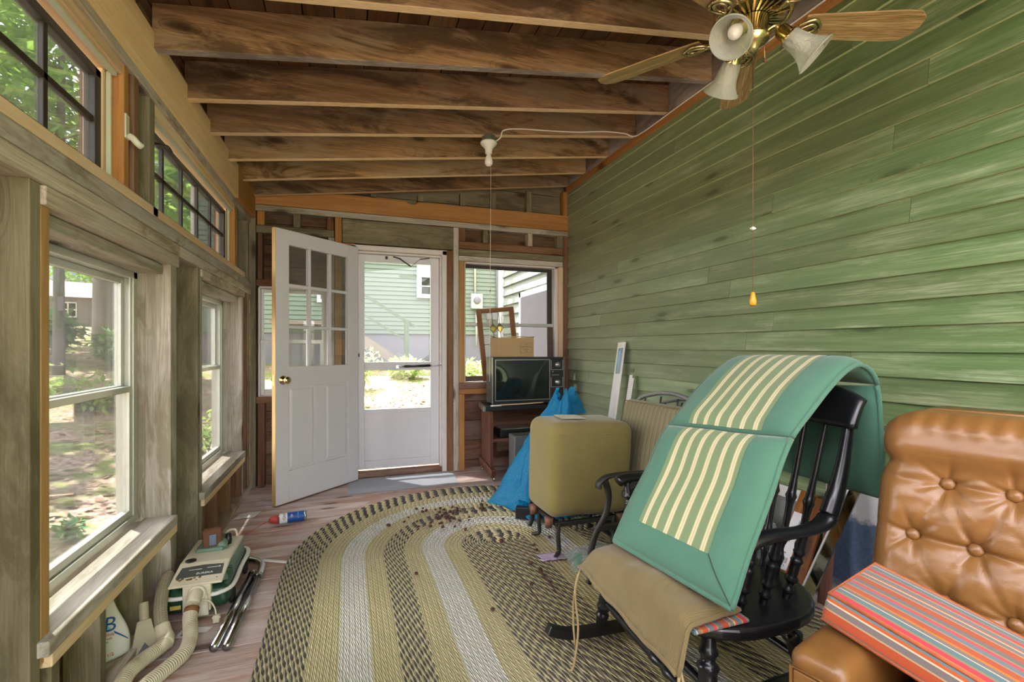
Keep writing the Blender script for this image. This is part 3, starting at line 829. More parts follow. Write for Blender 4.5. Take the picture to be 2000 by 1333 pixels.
bs(1.0, 2.085, 2.04, 2.10, 'olive', name='lintel'); bs(1.0, 2.085, 1.987, 2.037, 'old_grey', 4.405, name='lintel')
bs(2.035, 2.085, .83, 1.985, 'tan', name='jack_stud'); bs(2.09, 2.146, 0, 2.30, 'redbrown')
bs(1.0, 2.088, .772, .828, 'pinkplank', 4.395, name='nailer'); bs(1.0, 2.088, .72, .77, 'orange', 4.398, name='nailer')
bs(-.758, 2.146, 2.302, 2.352, 'old_grey', name='top_plate')
part('end_beam', M['orange'], wb, lambda m: m.prism([(-.725, 2.356), (2.146, 2.356), (2.146, 2.515), (.62, 2.505), (.585, 2.475), (.54, 2.475), (.50, 2.505), (-.725, 2.505)], 0, .06, frame((1, 0, 0), (0, 0, 1), (0, -1, 0), (0, 4.46, 0))), bevel=.003)
for x in (.20, .62, 1.02, 1.33, 1.70): bs(x, x + .05, 2.52, rz(x) - .01 if x > .6 else 2.56, 'olive', 4.43, 4.49, name='cripple_stud', ax=2)
bs(2.09, 2.14, 2.52, 2.76, 'orange', 4.41, 4.47, name='cripple_stud', ax=2)
bs(-.758, 2.146, 0, .04, 'pinkplank', 4.405, 4.49, name='sole_plate') if False else None
boards(wb, [(-.9, -.70, -.1, 2.36), (-.70, -.155, -.1, .74), (-.70, -.155, 1.68, 2.36), (-.155, .05, -.1, 2.36), (.05, .885, 2.09, 2.36), (.885, 1.05, -.1, 2.36), (1.05, 2.04, 2.0, 2.36), (2.04, 2.2, -.1, 2.36)], (4.492, 4.512), M['sheath'], 'z')
boards(wb, [(1.05, 2.04, -.1, .80)], (4.492, 4.512), M['pinkplank'], 'z')
boards(wb, [(-.9, 2.25, 2.36, 2.98)], (4.492, 4.512), M['olive'], 'z')
# ---- windows in the back wall
def back_window(name, label, x0, x1, z0, z1, zm, dark=False):
    w = empty(name, ((x0 + x1) / 2, 4.47, z0), label, 'window', kind='structure')
    fr = M['white_trim']; low = M['brown_sash'] if dark else M['alum']; up = M['alum']
    part('jamb', fr, w, lambda m: (m.box(x0, x0 + .012, 4.42, 4.52, z0, z1), m.box(x1 - .035, x1, 4.42, 4.52, z0, z1), m.box(x0, x1, 4.42, 4.52, z1 - .015, z1), m.box(x0, x1, 4.42, 4.54, z0 - .012, z0 + .004)), bevel=.002)
    a, b = x0 + .012, x1 - .035
    def sash(za, zb, ys, mt, wl_, wr_, hb):
        s = part('sash', mt, w, lambda m: (m.box(a, a + wl_, ys - .012, ys + .012, za, zb), m.box(b - wr_, b, ys - .012, ys + .012, za, zb), m.box(a + wl_, b - wr_, ys - .012, ys + .012, zb - .032, zb), m.box(a + wl_, b - wr_, ys - .012, ys + .012, za, za + hb)), bevel=.002)
        bx('pane', M['clear'], s, a + wl_, b - wr_, ys - .0015, ys + .0015, za + hb, zb - .032, bevel=0)
    sash(zm - .01, z1 - .016, 4.505, M['dark_sash'] if dark else up, .006 if dark else .02, .05 if dark else .02, .02)
    sash(z0 + .006, zm + .018, 4.475, low, .006 if dark else .03, .06 if dark else .03, .05)
    part('meeting_rail', up, w, lambda m: m.box(a, b, 4.458, 4.476, zm - .012, zm + .02), bevel=.002)
    return w
back_window('window_5', 'narrow white window in the end wall behind the open door', -.70, -.157, .757, 1.678, 1.21)
back_window('window_6', 'end wall window behind the television looking onto striped sunlit siding', 1.057, 2.035, .83, 1.985, 1.385, True)

# ---- storm door (door_2) and white panel door (door_1)
d2 = empty('door_2', (.45, 4.48, 0), 'closed white aluminium storm door with two glass panes and solid kick panel', 'door', kind='structure')
part('door_frame', M['white_trim'], d2, lambda m: (m.box(.035, .075, 4.40, 4.53, 0, 2.07), m.box(.842, .884, 4.40, 4.53, 0, 2.07), m.box(.035, .884, 4.40, 4.53, 2.03, 2.075), m.box(.075, .092, 4.445, 4.53, 0, 2.03), m.box(.826, .842, 4.445, 4.53, 0, 2.03), m.box(.092, .826, 4.445, 4.53, 2.012, 2.03)), bevel=.003)
bx('threshold', M['pinkplank'], d2, .04, .88, 4.42, 4.56, .002, .045, bevel=.004)
st = part('storm_panel', M['white'], d2, lambda m: (m.box(.094, .148, 4.482, 4.51, .06, 2.01), m.box(.745, .824, 4.482, 4.51, .06, 2.01), m.box(.148, .745, 4.482, 4.51, 1.945, 2.01), m.box(.148, .745, 4.482, 4.51, .955, 1.03), m.box(.148, .745, 4.488, 4.506, .135, .575), m.box(.148, .745, 4.482, 4.51, .06, .135), m.box(.148, .745, 4.482, 4.51, .565, .60)), bevel=.003)
bx('pane', M['clear'], d2, .148, .745, 4.494, 4.497, 1.03, 1.945, bevel=0)
bx('pane', M['clear'], d2, .148, .745, 4.494, 4.497, .60, .955, bevel=0)
bx('latch', M['black'], d2, .075, .105, 4.455, 4.482, 1.08, 1.11)
cl = part('door_closer', M['black'], d2, lambda m: m.tube([(.50, 4.455, .99), (.735, 4.45, .995)], .012, 12))
part('rod', M['chrome'], cl, lambda m: (m.tube([(.735, 4.45, .995), (.84, 4.43, 1.0)], .004, 8), m.tube([(.44, 4.458, .988), (.50, 4.455, .99)], .006, 8), m.box(.425, .45, 4.455, 4.484, .975, 1.0)))
ch = part('wind_chain', M['black_metal'], d2, lambda m: (m.tube([(.40, 4.472, 2.0), (.46, 4.468, 1.985), (.50, 4.462, 1.955), (.56, 4.455, 1.915)], .006, 8), m.tube([(.56, 4.455, 1.915), (.60, 4.45, 1.95), (.64, 4.445, 1.985)], .002, 6), m.tube([(.64, 4.445, 1.985), (.73, 4.432, 2.0)], .004, 8), m.box(.33, .352, 4.47, 4.482, 1.975, 2.0)))

HX, HY = .065, 4.375
FX, FY = -.517, 3.832
Wd = math.hypot(FX - HX, FY - HY)
dd = V((FX - HX, FY - HY, 0)).normalized(); dn = V((-dd.y, dd.x, 0))
if dn.y > 0: dn = -dn
DM = frame(dd, (0, 0, 1), dn, (HX, HY, 0))          # x from hinge to free edge, y up, z towards the viewer
d1 = empty('door_1', (HX, HY, 0), 'open white door with nine glass panes over two raised panels', 'door', kind='structure')
T = .04
st_, mu_ = .112, .024
px0, px1, pz0, pz1 = st_, Wd - st_ + .0, 1.02, 1.93
cw = (px1 - px0 - 2 * mu_) / 3; chh = (pz1 - pz0 - 2 * mu_) / 3
def leafm(m):
    def b(x0, x1, z0, z1, t0=0, t1=T): m.box(x0, x1, z0, z1, t0, t1, 0, DM)
    b(0, st_, .012, 2.04); b(Wd - st_, Wd - .002, .012, 2.04)
    b(st_, Wd - st_, pz1, 2.04); b(st_, Wd - st_, .87, pz0); b(st_, Wd - st_, .012, .245)
    mid = Wd / 2
    b(mid - .05, mid + .05, .245, .87)
    for (a, c) in ((st_, mid - .05), (mid + .05, Wd - st_)):
        b(a, c, .245, .87, .012, T - .012)
part('door_leaf', M['white'], d1, leafm, bevel=.003)
def pan(m):
    mid = Wd / 2
    for (a, c) in ((st_, mid - .05), (mid + .05, Wd - st_)):
        for zz in (T - .0125, .0): pass
        x0, x1, z0, z1 = a + .028, c - .028, .275, .84
        for s0, s1 in ((T - .012, T - .004), (.012, .004)):
            P = [(a + .012, .257, s0), (c - .012, .257, s0), (c - .012, .858, s0), (a + .012, .858, s0), (x0, z0, s1), (x1, z0, s1), (x1, z1, s1), (x0, z1, s1)]
            m.add([DM @ V(p) for p in P], [(0, 1, 5, 4), (1, 2, 6, 5), (2, 3, 7, 6), (3, 0, 4, 7), (4, 5, 6, 7)])
part('raised_panel', M['white'], d1, pan)
def mun(m):
    for i in (1, 2):
        x = px0 + i * cw + (i - 1) * mu_; m.box(x, x + mu_, pz0, pz1, .004, T - .004, 0, DM)
        z = pz0 + i * chh + (i - 1) * mu_; m.box(px0, px1, z, z + mu_, .005, T - .005, 0, DM)
part('muntin', M['white'], d1, mun, bevel=.004)
for i in range(3):
    for j in range(3):
        x = px0 + i * (cw + mu_); z = pz0 + j * (chh + mu_)
        part('pane', M['dirtyglass'] if j == 2 or i == 0 else M['glass'], d1, lambda m: m.box(x, x + cw, z, z + chh, T / 2 - .0015, T / 2 + .0015, 0, DM))
part('free_edge', M['edgewood'], d1, lambda m: m.box(Wd - .002, Wd + .001, .012, 2.04, .001, T - .001, 0, DM), label='bare yellowish wood edge of the door')
part('bottom_sweep', M['redbrown'], d1, lambda m: m.box(.0, Wd, .004, .012, .008, T - .008, 0, DM))
kn = part('knob', M['brass'], d1, lambda m: [m.lathe([(.033, 0), (.034, .006), (.026, .011), (.012, .015), (.011, .03), (.02, .034), (.027, .044), (.028, .054), (.022, .064), (.008, .068), (0, .068)], 24, DM @ Matrix.Translation((Wd - .06, .925, T))), m.lathe([(.033, 0), (.034, -.006), (.012, -.015), (.011, -.03), (.027, -.044), (.022, -.064), (0, -.068)], 24, DM @ Matrix.Translation((Wd - .06, .925, 0)))] and None)
part('latch_plate', M['brass'], d1, lambda m: (m.box(Wd + .001, Wd + .003, .885, .965, .008, .032, 0, DM), m.box(Wd + .001, Wd + .008, .915, .935, .013, .027, 0, DM)))
for z in (.22, 1.0, 1.82):
    part('hinge', M['brass'], d1, lambda m: m.tube([DM @ V((-.005, z, .0)), DM @ V((-.005, z + .09, .0))], .006, 10))

# ---- unseen end behind the viewer: left open to let light in, posts only
wf = empty('wall_front', (.7, YF, 0), 'posts of the unseen near end of the porch, left open to let daylight in', 'wall', kind='structure')
for x in (-.86, 2.06): bx('post', M['old_grey'], wf, x, x + .09, YC - .09, YC, 0, 2.45 if x < 1 else 2.76, bevel=.003)
# ================================================================== OUTSIDE
def gz(x, y):
    s = math.hypot(max(0, -1.0 - x), max(0, y - 4.6))
    return -.36 + .145 * s - .0019 * s * s + .05 * noise.noise(V((x * .5, y * .5, 0)))
def axis(lo, hi, fine_lo, fine_hi, fine, coarse):
    out = []; p = lo
    while p < hi:
        out.append(p); p += fine if fine_lo <= p < fine_hi else coarse
    return out + [hi]
gx = axis(-48, 16, -8, 6, .35, 2.0); gy = axis(-30, 70, 1, 14, .35, 2.0)
m = MB()
vs = [(x, y, gz(x, y) - (.25 if -.95 < x < 2.3 and y < 4.5 else 0)) for x in gx for y in gy]
nb = len(gy)
m.add(vs, [(i * nb + j, (i + 1) * nb + j, (i + 1) * nb + j + 1, i * nb + j + 1) for i in range(len(gx) - 1) for j in range(nb - 1)], 0, True)
tag(m.build('ground', M['ground']), 'leaf strewn yard rising away from the porch', 'ground', kind='structure')

# fallen leaves
m = MB()
for k in range(5200):
    if k % 2:
        x = R.uniform(-.6, 2.0); y = 4.7 + 6.5 * R.random() ** 1.6
    else:
        x = -1.05 - 6 * R.random() ** 1.5; y = R.uniform(1.5, 10.5)
    if any(math.hypot(x - a, y - b) < c for (a, b, c) in ((-5.3, 8.3, .45), (-1.9, 9.2, .45), (-5.2, 11.4, .45), (-4.1, 5.1, .4), (-3.4, 8.4, 1.0), (-4.5, 8.1, 1.0), (-1.5, 6.15, .55), (-1.9, 4.25, .3), (.3, 9.6, .6), (-.42, 6.4, .5), (1.15, 5.5, .45), (1.15, 10.8, .85), (2.6, 10.5, 1.0))) or (x < -2.5 and 8.7 < y < 9.35): continue
    s = R.uniform(.025, .06); z = gz(x, y) + .008
    a = R.uniform(0, 6.28); t1, t2 = R.uniform(-.5, .5), R.uniform(-.5, .5)
    u = V((math.cos(a), math.sin(a), t1)) * s; v = V((-math.sin(a), math.cos(a), t2)) * s * .6
    c = V((x, y, z + .01))
    m.add([c - u, c - v, c + u, c + v], [(0, 1, 2, 3)], 0, False)
tag(m.build('fallen_leaves', M['litter']), 'pale dry leaves scattered over the yard', 'leaves', kind='stuff')

def leaves(m, n, fn, s0, s1, mat=0, asp=.5):
    for k in range(n):
        c, out = fn()
        s = R.uniform(s0, s1)
        a = V((R.uniform(-1, 1), R.uniform(-1, 1), R.uniform(-.7, .5))); a = (a + out * .6).normalized()
        b = a.cross(V((R.uniform(-.4, .4), R.uniform(-.4, .4), 1))).normalized()
        m.add([c, c + a * s * .5 + b * s * asp * .5, c + a * s, c + a * s * .5 - b * s * asp * .5], [(0, 1, 2, 3)], mat, False)
def tree(x, y, h, r, crown, label, cat='tree', n=2600, s=(.16, .34), leaf='leaf', bark='bark', lean=0, name='tree', flat=.55, group=None, lo=.34):
    z = gz(x, y) - .1
    t = empty(name, (x, y, z), label, cat, group)
    def tr(m):
        P = spline([(x, y, z), (x + lean * .3, y, z + h * .35), (x + lean * .7, y + .1, z + h * .7), (x + lean, y, z + h)], 5)
        m.tube(P, [lerp(r * 1.15, r * .35, i / (len(P) - 1)) for i in range(len(P))], 12)
        for k in range(9):
            zz = h * R.uniform(lo, .95); a = R.uniform(0, 6.28); L = crown * R.uniform(.5, .95)
            b = V((x + lean * zz / h, y, z + zz))
            m.tube(spline([b, b + V((math.cos(a) * L * .5, math.sin(a) * L * .5, .15)), b + V((math.cos(a) * L, math.sin(a) * L, R.uniform(-.3, .4)))], 3), [r * .22, r * .2, r * .17, r * .13, r * .1, r * .07, r * .04], 6)
    part('trunk', M[bark], t, tr)
    m = MB(); cl = []
    for k in range(34):
        a = R.uniform(0, 6.28); q = crown * R.random() ** .6; zz = z + h * R.uniform(lo, 1.06)
        cl.append(V((x + lean * .7 + math.cos(a) * q, y + math.sin(a) * q, zz)))
    def fn():
        c = R.choice(cl); d = V((R.gauss(0, 1), R.gauss(0, 1), R.gauss(0, flat))) * crown * .2
        p = c + d; h_ = V((p.x - x - lean * .7, p.y - y, 0)); L_ = h_.length; lim = crown * .93
        if L_ > lim: p = p - h_ * (1 - lim * R.uniform(.75, 1) / L_)
        return p, d.normalized() if d.length else V((0, 0, 1))
    leaves(m, n, fn, *s)
    m.build('foliage', M[leaf], t)
    return t
tree(-7.1, 18.0, 13, .27, 1.7, 'thick grey tree trunk rising past the shed beyond the big window', n=2200, s=(.2, .4), leaf='leaf', bark='bark_grey')
tree(-7.0, 14.6, 9, .1, 1.5, 'slender dark tree with low sprays at the edge of the big window view', n=3600, s=(.14, .3), leaf='leaf_dark')
TL = ['leafy green tree close outside the clerestory windows', 'tall leafy tree standing left of the house', 'broad leafy tree on the slope beyond the clerestory', 'leafy tree at the far end of the left yard', 'spreading tree over the yard beside the porch']
tree(-5.3, 8.3, 7.6, .16, 1.8, TL[0], n=4600, s=(.12, .26))
tree(-8.4, 11.6, 9.2, .2, 1.4, TL[1], n=4200, s=(.16, .3))
tree(-9.1, 8.0, 9.5, .22, 1.8, TL[2], n=3600, s=(.18, .34))
tree(-26, 50, 15, .3, 5.5, TL[3], n=3400, s=(.3, .55))
tree(-4.1, 5.1, 7.0, .15, 1.2, 'added high crowned leafy tree shading the outside wall and yard', n=8500, s=(.12, .26))  # unseen tree added to shade the outer wall from the west sky
tree(-7.6, 2.2, 6.5, .2, 1.6, TL[4], n=900, s=(.18, .34))
tree(-5.2, 11.4, 9.5, .085, 1.75, 'slim tree with high green crown filling the near clerestory view', n=5200, s=(.14, .3), lo=.42)
tree(-1.8, 9.2, 12, .16, 1.45, 'added high crowned tree dappling the ground before the neighbouring house', n=2600, s=(.2, .4), lo=.62)  # unseen crown added to throw dappled shade on the ground behind the porch
for (x, y, h, c, lb) in ((-5.0, 25.6, 13, 4.2, 'tall tree behind the house and the shed'), (-13.6, 19.6, 12, 3.8, 'wide dark tree at the woods edge'), (-20, 28.5, 14, 4.5, 'tallest tree far behind the shed'), (4.5, 27, 14, 4.5, 'tree showing over the neighbouring house'), (-12.8, 12.1, 10, 2.7, 'mid green tree at the woods edge facing the porch'), (-22, 18.8, 14, 3.8, 'dense tree in the far woods'), (-14.5, 57, 17, 5.5, 'tall tree rising behind the shed roof'), (-26, 63, 17, 5.5, 'pale tree beyond the shed at the far end of the woods')):
    tree(x, y, h, .22, c, lb, n=8000 if x == -5.0 else 2400, s=(.4, .75), leaf=R.choice(('leaf', 'leaf_dark')))

def bush(x, y, r, h, label, n=900, s=(.08, .18), leaf='leaf_bush', name='bush', stems=9):
    z = gz(x, y)
    t = empty(name, (x, y, z), label, 'bush' if name == 'bush' else 'plant')
    tips = []
    def st(m):
        for k in range(stems):
            a = R.uniform(0, 6.28); q = r * R.uniform(.2, .9)
            P = spline([(x, y, z - .05), (x + math.cos(a) * q * .4, y + math.sin(a) * q * .4, z + h * .55), (x + math.cos(a) * q, y + math.sin(a) * q, z + h * R.uniform(.7, 1))], 4)
            m.tube(P, .008, 5); tips.extend(P[3:])
    part('stem', M['bark'], t, st)
    m = MB()
    def fn():
        c = R.choice(tips); d = V((R.gauss(0, 1), R.gauss(0, 1), R.gauss(0, .6))) * r * .22
        p = c + d; h_ = V((p.x - x, p.y - y, 0))
        if h_.length > r: p = p - h_ * (1 - r * R.uniform(.8, 1) / h_.length)
        return p, d.normalized() if d.length else V((0, 0, 1))
    leaves(m, n, fn, *s, asp=.42); m.build('foliage', M[leaf], t)
    return t
BL = ['low green bush in the hedge line below the shed', 'feathery green bush at the middle of the hedge line', 'rounded bush by the thick grey trunk', 'bush at the edge of the big window view', 'bush in front of the slender dark tree']
for i, (x, y, r, h) in enumerate(((-6.9, 13.2, .45, .75), (-5.8, 12.6, .48, 1.0), (-4.75, 12.4, .42, .7), (-8.0, 12.9, .42, .8), (-3.8, 12.0, .38, .6))):
    bush(x, y, r, h, BL[i], 1300, (.1, .24))
bush(-1.5, 6.15, .35, .5, 'pale sprig bush outside the far sill window', 380, (.05, .12), 'leaf_pale')
bush(-3.4, 8.4, .8, .35, 'pale ground plant spreading along the log', 700, (.07, .16), 'leaf_pale', 'ground_plant')
bush(-4.5, 8.1, .8, .35, 'second pale ground plant spreading along the log', 700, (.07, .16), 'leaf_pale', 'ground_plant')
bush(-1.9, 4.25, .12, .14, 'small dark seedling in the leaves under the big window', 160, (.04, .09), 'leaf_bush', 'seedling')
bush(.30, 9.6, .4, .75, 'bright leafy weed beside the wooden steps', 300, (.08, .18), 'leaf_pale', 'weed')
bush(-.42, 6.4, .3, 1.0, 'tall pale weed behind the panes of the open door', 150, (.08, .2), 'leaf_pale', 'weed')
bush(1.15, 5.5, .25, .95, 'yellowish weed tip outside the end wall window', 60, (.1, .22), 'leaf_pale', 'weed')
bush(1.15, 10.8, .6, .3, 'grassy growth at the foot of the house foundation', 700, (.08, .22), 'leaf_pale', 'grass_clump')
bush(2.6, 10.5, .75, .25, 'second grassy growth along the house foundation', 600, (.08, .22), 'leaf_pale', 'grass_clump')
single('log', M['bark'], (-4.2, 9.0, gz(-4.2, 9.0)), 'long dark log edging the leafy bank', 'log', lambda m: m.tube(spline([(-6.6, 9.2, gz(-6.6, 9.2) + .08), (-4.6, 9.0, gz(-4.6, 9.0) + .1), (-2.7, 8.9, gz(-2.7, 8.9) + .07)], 5), .09, 10))

# shed in the woods
sx, sy = -16.4, 40.0
sz = gz(sx, sy) - .2
sh = empty('shed', (sx, sy, sz), 'small grey shed with pinkish roof among the trees', 'shed')
SM = frame((.93, .37, 0), (-.37, .93, 0), (0, 0, 1), (sx, sy, sz))
part('wall', M['shedwall'], sh, lambda m: m.box(-2.3, 2.3, -1.5, 1.5, 0, 2.3, 0, SM))
part('roof', M['shingle'], sh, lambda m: m.prism([(-1.9, 2.15), (1.9, 2.15), (0, 3.3)], -2.6, 2.6, SM @ frame((0, 1, 0), (0, 0, 1), (1, 0, 0), (0, 0, 0))))
for xx in (-1.2, .9):
    f = part('window', M['white_trim'], sh, lambda m: m.box(xx - .42, xx + .42, -1.55, -1.49, .85, 1.85, 0, SM))
    for a in (-.2, .2):
        for b in (1.12, 1.58): part('pane', M['tv_glass'], f, lambda m: m.box(xx + a - .16, xx + a + .16, -1.56, -1.54, b - .18, b + .18, 0, SM))

# neighbouring house wall seen through the door
ho = empty('house', (0, 13, 0), 'pale green sided house with grey foundation across the yard', 'house')
HZ = 1.52
def sid(m):
    z = HZ
    while z < 5.6:
        y0 = 13.0
        vs = [(-3.4, y0 - .028, z), (5.5, y0 - .028, z), (5.5, y0 - .002, z + .117), (-3.4, y0 - .002, z + .117), (-3.4, y0 + .01, z), (5.5, y0 + .01, z)]
        m.add(vs, [(0, 1, 2, 3), (4, 5, 1, 0)]); z += .115
part('siding', M['siding'], ho, sid)
part('wall', M['siding'], ho, lambda m: m.box(-3.4, 5.5, 13.012, 19, HZ, 5.65))
part('foundation', M['foundation'], ho, lambda m: m.box(-3.35, 5.5, 13.02, 18.9, -.5, HZ - .002))
part('roof', M['shingle'], ho, lambda m: m.prism([(12.3, 5.55), (19.7, 5.55), (16, 8.2)], -3.8, 5.8, frame((0, 1, 0), (0, 0, 1), (1, 0, 0), (0, 0, 0))))
part('corner_trim', M['white_trim'], ho, lambda m: m.box(-3.46, -3.34, 12.95, 13.06, HZ, 5.6))
wn = part('window', M['white'], ho, lambda m: (m.box(1.78, 1.9, 12.9, 13.02, 2.55, 3.72), m.box(2.62, 2.74, 12.9, 13.02, 2.55, 3.72), m.box(1.78, 2.74, 12.9, 13.02, 3.6, 3.72), m.box(1.78, 2.74, 12.88, 13.02, 2.5, 2.6), m.box(1.9, 2.62, 12.92, 13.0, 3.06, 3.12), m.box(2.24, 2.27, 12.93, 12.97, 2.6, 3.06), m.box(1.9, 2.62, 12.93, 12.97, 2.81, 2.835)))
part('pane', M['tv_glass'], wn, lambda m: m.box(1.9, 2.62, 12.965, 12.985, 2.6, 3.06))
part('curtain', M['white_plastic'], wn, lambda m: m.box(1.9, 2.62, 12.97, 12.985, 3.12, 3.6))
wn2 = part('window', M['white'], ho, lambda m: m.box(-.72, .0, 12.9, 13.02, 2.3, 3.2))
part('pane', M['foundation'], wn2, lambda m: m.box(-.64, -.08, 12.89, 12.905, 2.38, 3.12))
sl = part('spot_lamp', M['white_plastic'], ho, lambda m: (m.tube([(.17, 12.98, 3.62), (.20, 12.8, 3.55)], .03, 8), m.lathe([(.03, 0), (.07, .12), (.075, .15), (0, .15)], 12, look_frame((.24, 12.82, 3.56), (.6, -.6, .3)))))
mt = part('electric_meter', M['alum'], ho, lambda m: (m.box(3.28, 3.60, 12.86, 12.98, 2.25, 2.66), m.tube([(3.40, 12.93, 2.65), (3.40, 12.93, 5.5)], .03, 8), m.tube([(3.44, 12.93, 1.2), (3.44, 12.93, 2.26)], .025, 8)))
part('meter_dial', M['foundation'], mt, lambda m: m.lathe([(.1, 0), (.1, .06), (.08, .09), (0, .09)], 18, look_frame((3.44, 12.86, 2.47), (0, -1, 0))))
part('junction_box', M['foundation'], ho, lambda m: (m.box(3.72, 4.02, 12.85, 12.98, 1.95, 2.25), m.tube([(4.05, 12.94, 1.6), (4.05, 12.94, 5.5)], .028, 8)))
part('downspout', M['siding'], ho, lambda m: m.box(4.75, 4.92, 12.85, 12.96, 1.2, 5.5))
# wooden steps up to that house
ss = empty('outdoor_stairs', (.8, 12, .9), 'weathered wooden steps with rail climbing to the house', 'stairs')
def stp(m):
    for k in range(6):
        x = 1.22 - .225 * k; z = .93 + .145 * k
        m.box(x - .26, x + .02, 11.6, 12.6, z - .035, z)
part('tread', M['shedwall'], ss, stp)
part('riser', M['steps_wood'], ss, lambda m: [m.box(1.22 - .225 * k - .02, 1.22 - .225 * k, 11.62, 12.58, .93 + .145 * k - .15, .93 + .145 * k - .036) for k in range(6)] and None)
part('stringer', M['steps_wood'], ss, lambda m: m.beam((1.45, 11.6, .62), (-.1, 11.6, 1.62), .05, .22))
part('landing', M['steps_wood'], ss, lambda m: (m.box(-1.6, -.05, 11.5, 12.9, 1.68, 1.76), m.box(-.12, -.04, 11.52, 11.6, .6, 1.9)))
part('post', M['rail_green'], ss, lambda m: m.box(1.30, 1.40, 11.55, 11.65, .4, 1.82))
part('handrail', M['rail_green'], ss, lambda m: (m.beam((1.55, 11.6, 1.66), (-.05, 11.6, 2.66), .045, .06), m.beam((1.34, 11.6, 1.32), (-.05, 11.6, 2.19), .04, .045), m.box(-.7, -.02, 11.57, 11.63, 2.62, 2.67)))

# continuation of the clapboard house wall outside the end window, in sun
wo = empty('wall_outside', (2.2, 5.5, 0), 'pale clapboard wall in raking sun outside the end window', 'wall', kind='structure')
def oc(m):
    z = -.4
    while z < 3.2:
        y0, y1 = 4.58, 6.55
        vs = [(2.118, y0, z), (2.118, y1, z), (2.15, y1, z + .15), (2.15, y0, z + .15), (2.16, y0, z), (2.16, y1, z)]
        m.add(vs, [(3, 2, 1, 0), (0, 1, 5, 4)]); z += .135
part('siding', M['clap_out'], wo, oc)
part('backing', M['clap_out'], wo, lambda m: m.box(2.152, 2.3, 4.56, 6.6, -.5, 3.3))
part('corner_board', M['white'], wo, lambda m: (m.box(2.09, 2.14, 6.50, 6.58, -.5, 3.3), m.box(2.09, 2.3, 6.58, 6.61, -.5, 3.3)))
part('door_casing', M['white'], wo, lambda m: (m.box(2.085, 2.13, 5.66, 5.72, .1, 1.86), m.box(2.085, 2.13, 4.62, 5.72, 1.80, 1.86)))
part('dark_door', M['dark_door'], wo, lambda m: m.box(2.085, 2.116, 4.62, 5.66, .1, 1.80))
# ================================================================== FLOOR THINGS, LEFT SIDE
# ---- braided oval rug
RC = V((.83, 2.68)); RLEN = 2.1; RR_ = 1.15
rug = MB()
NS, NR = 26, 52
def rug_ring(d):
    """closed stadium at distance d from the core line"""
    P = []
    na = 40
    for i in range(na + 1):
        a = PI * i / na; P.append((RC.x + d * math.cos(a), RC.y + d * math.sin(a)))
    for i in range(1, NS): P.append((RC.x - d, RC.y - RLEN * i / NS))
    for i in range(na + 1):
        a = PI + PI * i / na; P.append((RC.x + d * math.cos(a), RC.y - RLEN + d * math.sin(a)))
    for i in range(1, NS): P.append((RC.x + d, RC.y - RLEN + RLEN * i / NS))
    return P
rings = []
for k in range(NR + 1):
    d = max(.002, RR_ * k / NR); rings.append(rug_ring(d))
    if k < NR: rings.append(rug_ring(RR_ * (k + .5) / NR))
vs = []; gr = []; fs = []
ST = .034
for k, P in enumerate(rings):
    n = len(P); L = 0
    pts = P + [P[0]]
    kk = k / 2
    # stitches measured at this ring's row centre so that rows stay regular
    for i, p in enumerate(pts):
        if i: L += math.hypot(p[0] - pts[i - 1][0], p[1] - pts[i - 1][1])
        wob = .006 * noise.noise(V((p[0] * 2, p[1] * 2, 3)))
        zz = .013 + .004 * (1 if k % 2 else -.6) + wob * .4
        if k == len(rings) - 1: zz = .002
        vs.append((p[0] + wob, p[1] + wob, zz)); gr.append((min(kk, 51.999), L / ST, 0))
nn = len(rings[0]) + 1
for k in range(len(rings) - 1):
    for i in range(nn - 1):
        fs.append((k * nn + i, (k + 1) * nn + i, (k + 1) * nn + i + 1, k * nn + i + 1))
rug.add(vs, fs, 0, True, gr)
tag(rug.build('braided_rug', M['rug'], loc=None), 'oval braided rug in yellow, cream and black bands on plank floor', 'rug')

single('door_mat', M['mat'], (.46, 4.17, .001), 'grey ribbed mat on the floor before the storm door', 'mat',
       lambda m: m.grid(lambda u, v: (lerp(lerp(.0, .03, v), lerp(.9, .925, v), u), lerp(3.955, 4.385, v), .006 + .002 * noise.noise(V((u * 6, v * 4, 0)))), 24, 12) and m.box(.005, .90, 3.96, 4.38, .001, .005))

# ---- nut husks and crumbs on the rug
nm = MB()
nm.rbox(.011, .009, .007, .006, n=2, k=2, fn=lambda q: (q.x + .003 * noise.noise(q * 160), q.y + .003 * noise.noise(q * 150 + V((5, 0, 0))), q.z * (1 + .3 * noise.noise(q * 120))))
nut0 = nm.build('nut_husk', M['nut'])
clump = 'small dark nut husk in the scatter on the braided rug'
first = True
spots = []
for k in range(46):
    spots.append((R.gauss(.64, .13), R.gauss(3.18, .09)))
for k in range(10): spots.append((R.gauss(.92, .05), R.gauss(3.25, .06)))
lone = set()
for (u, v) in ((.33, 2.42), (.60, 1.98), (.99, 2.72), (1.02, 2.55), (1.15, 2.62), (.86, 2.66), (.84, 2.9), (.43, 3.05), (.98, 3.0), (.70, 2.9), (.62, 3.6), (.84, 2.13), (.92, 2.34), (1.01, 2.48)): spots.append((u, v)); lone.add((u, v))
for (x, y) in spots:
    o = nut0 if first else nut0.copy()
    if not first: COL.objects.link(o)
    first = False
    o.location = (x, y, .024); o.rotation_euler = (R.uniform(-.5, .5), R.uniform(-.5, .5), R.uniform(0, 6.28)); s = R.uniform(.6, 1.25); o.scale = (s, s, s)
    if (x, y) in lone: tag(o, 'lone nut husk lying apart from the dark scatter on the rug', 'nut', 'stray nut husks on the rug')
    else: tag(o, clump, 'nut', 'nut husks scattered on the braided rug')

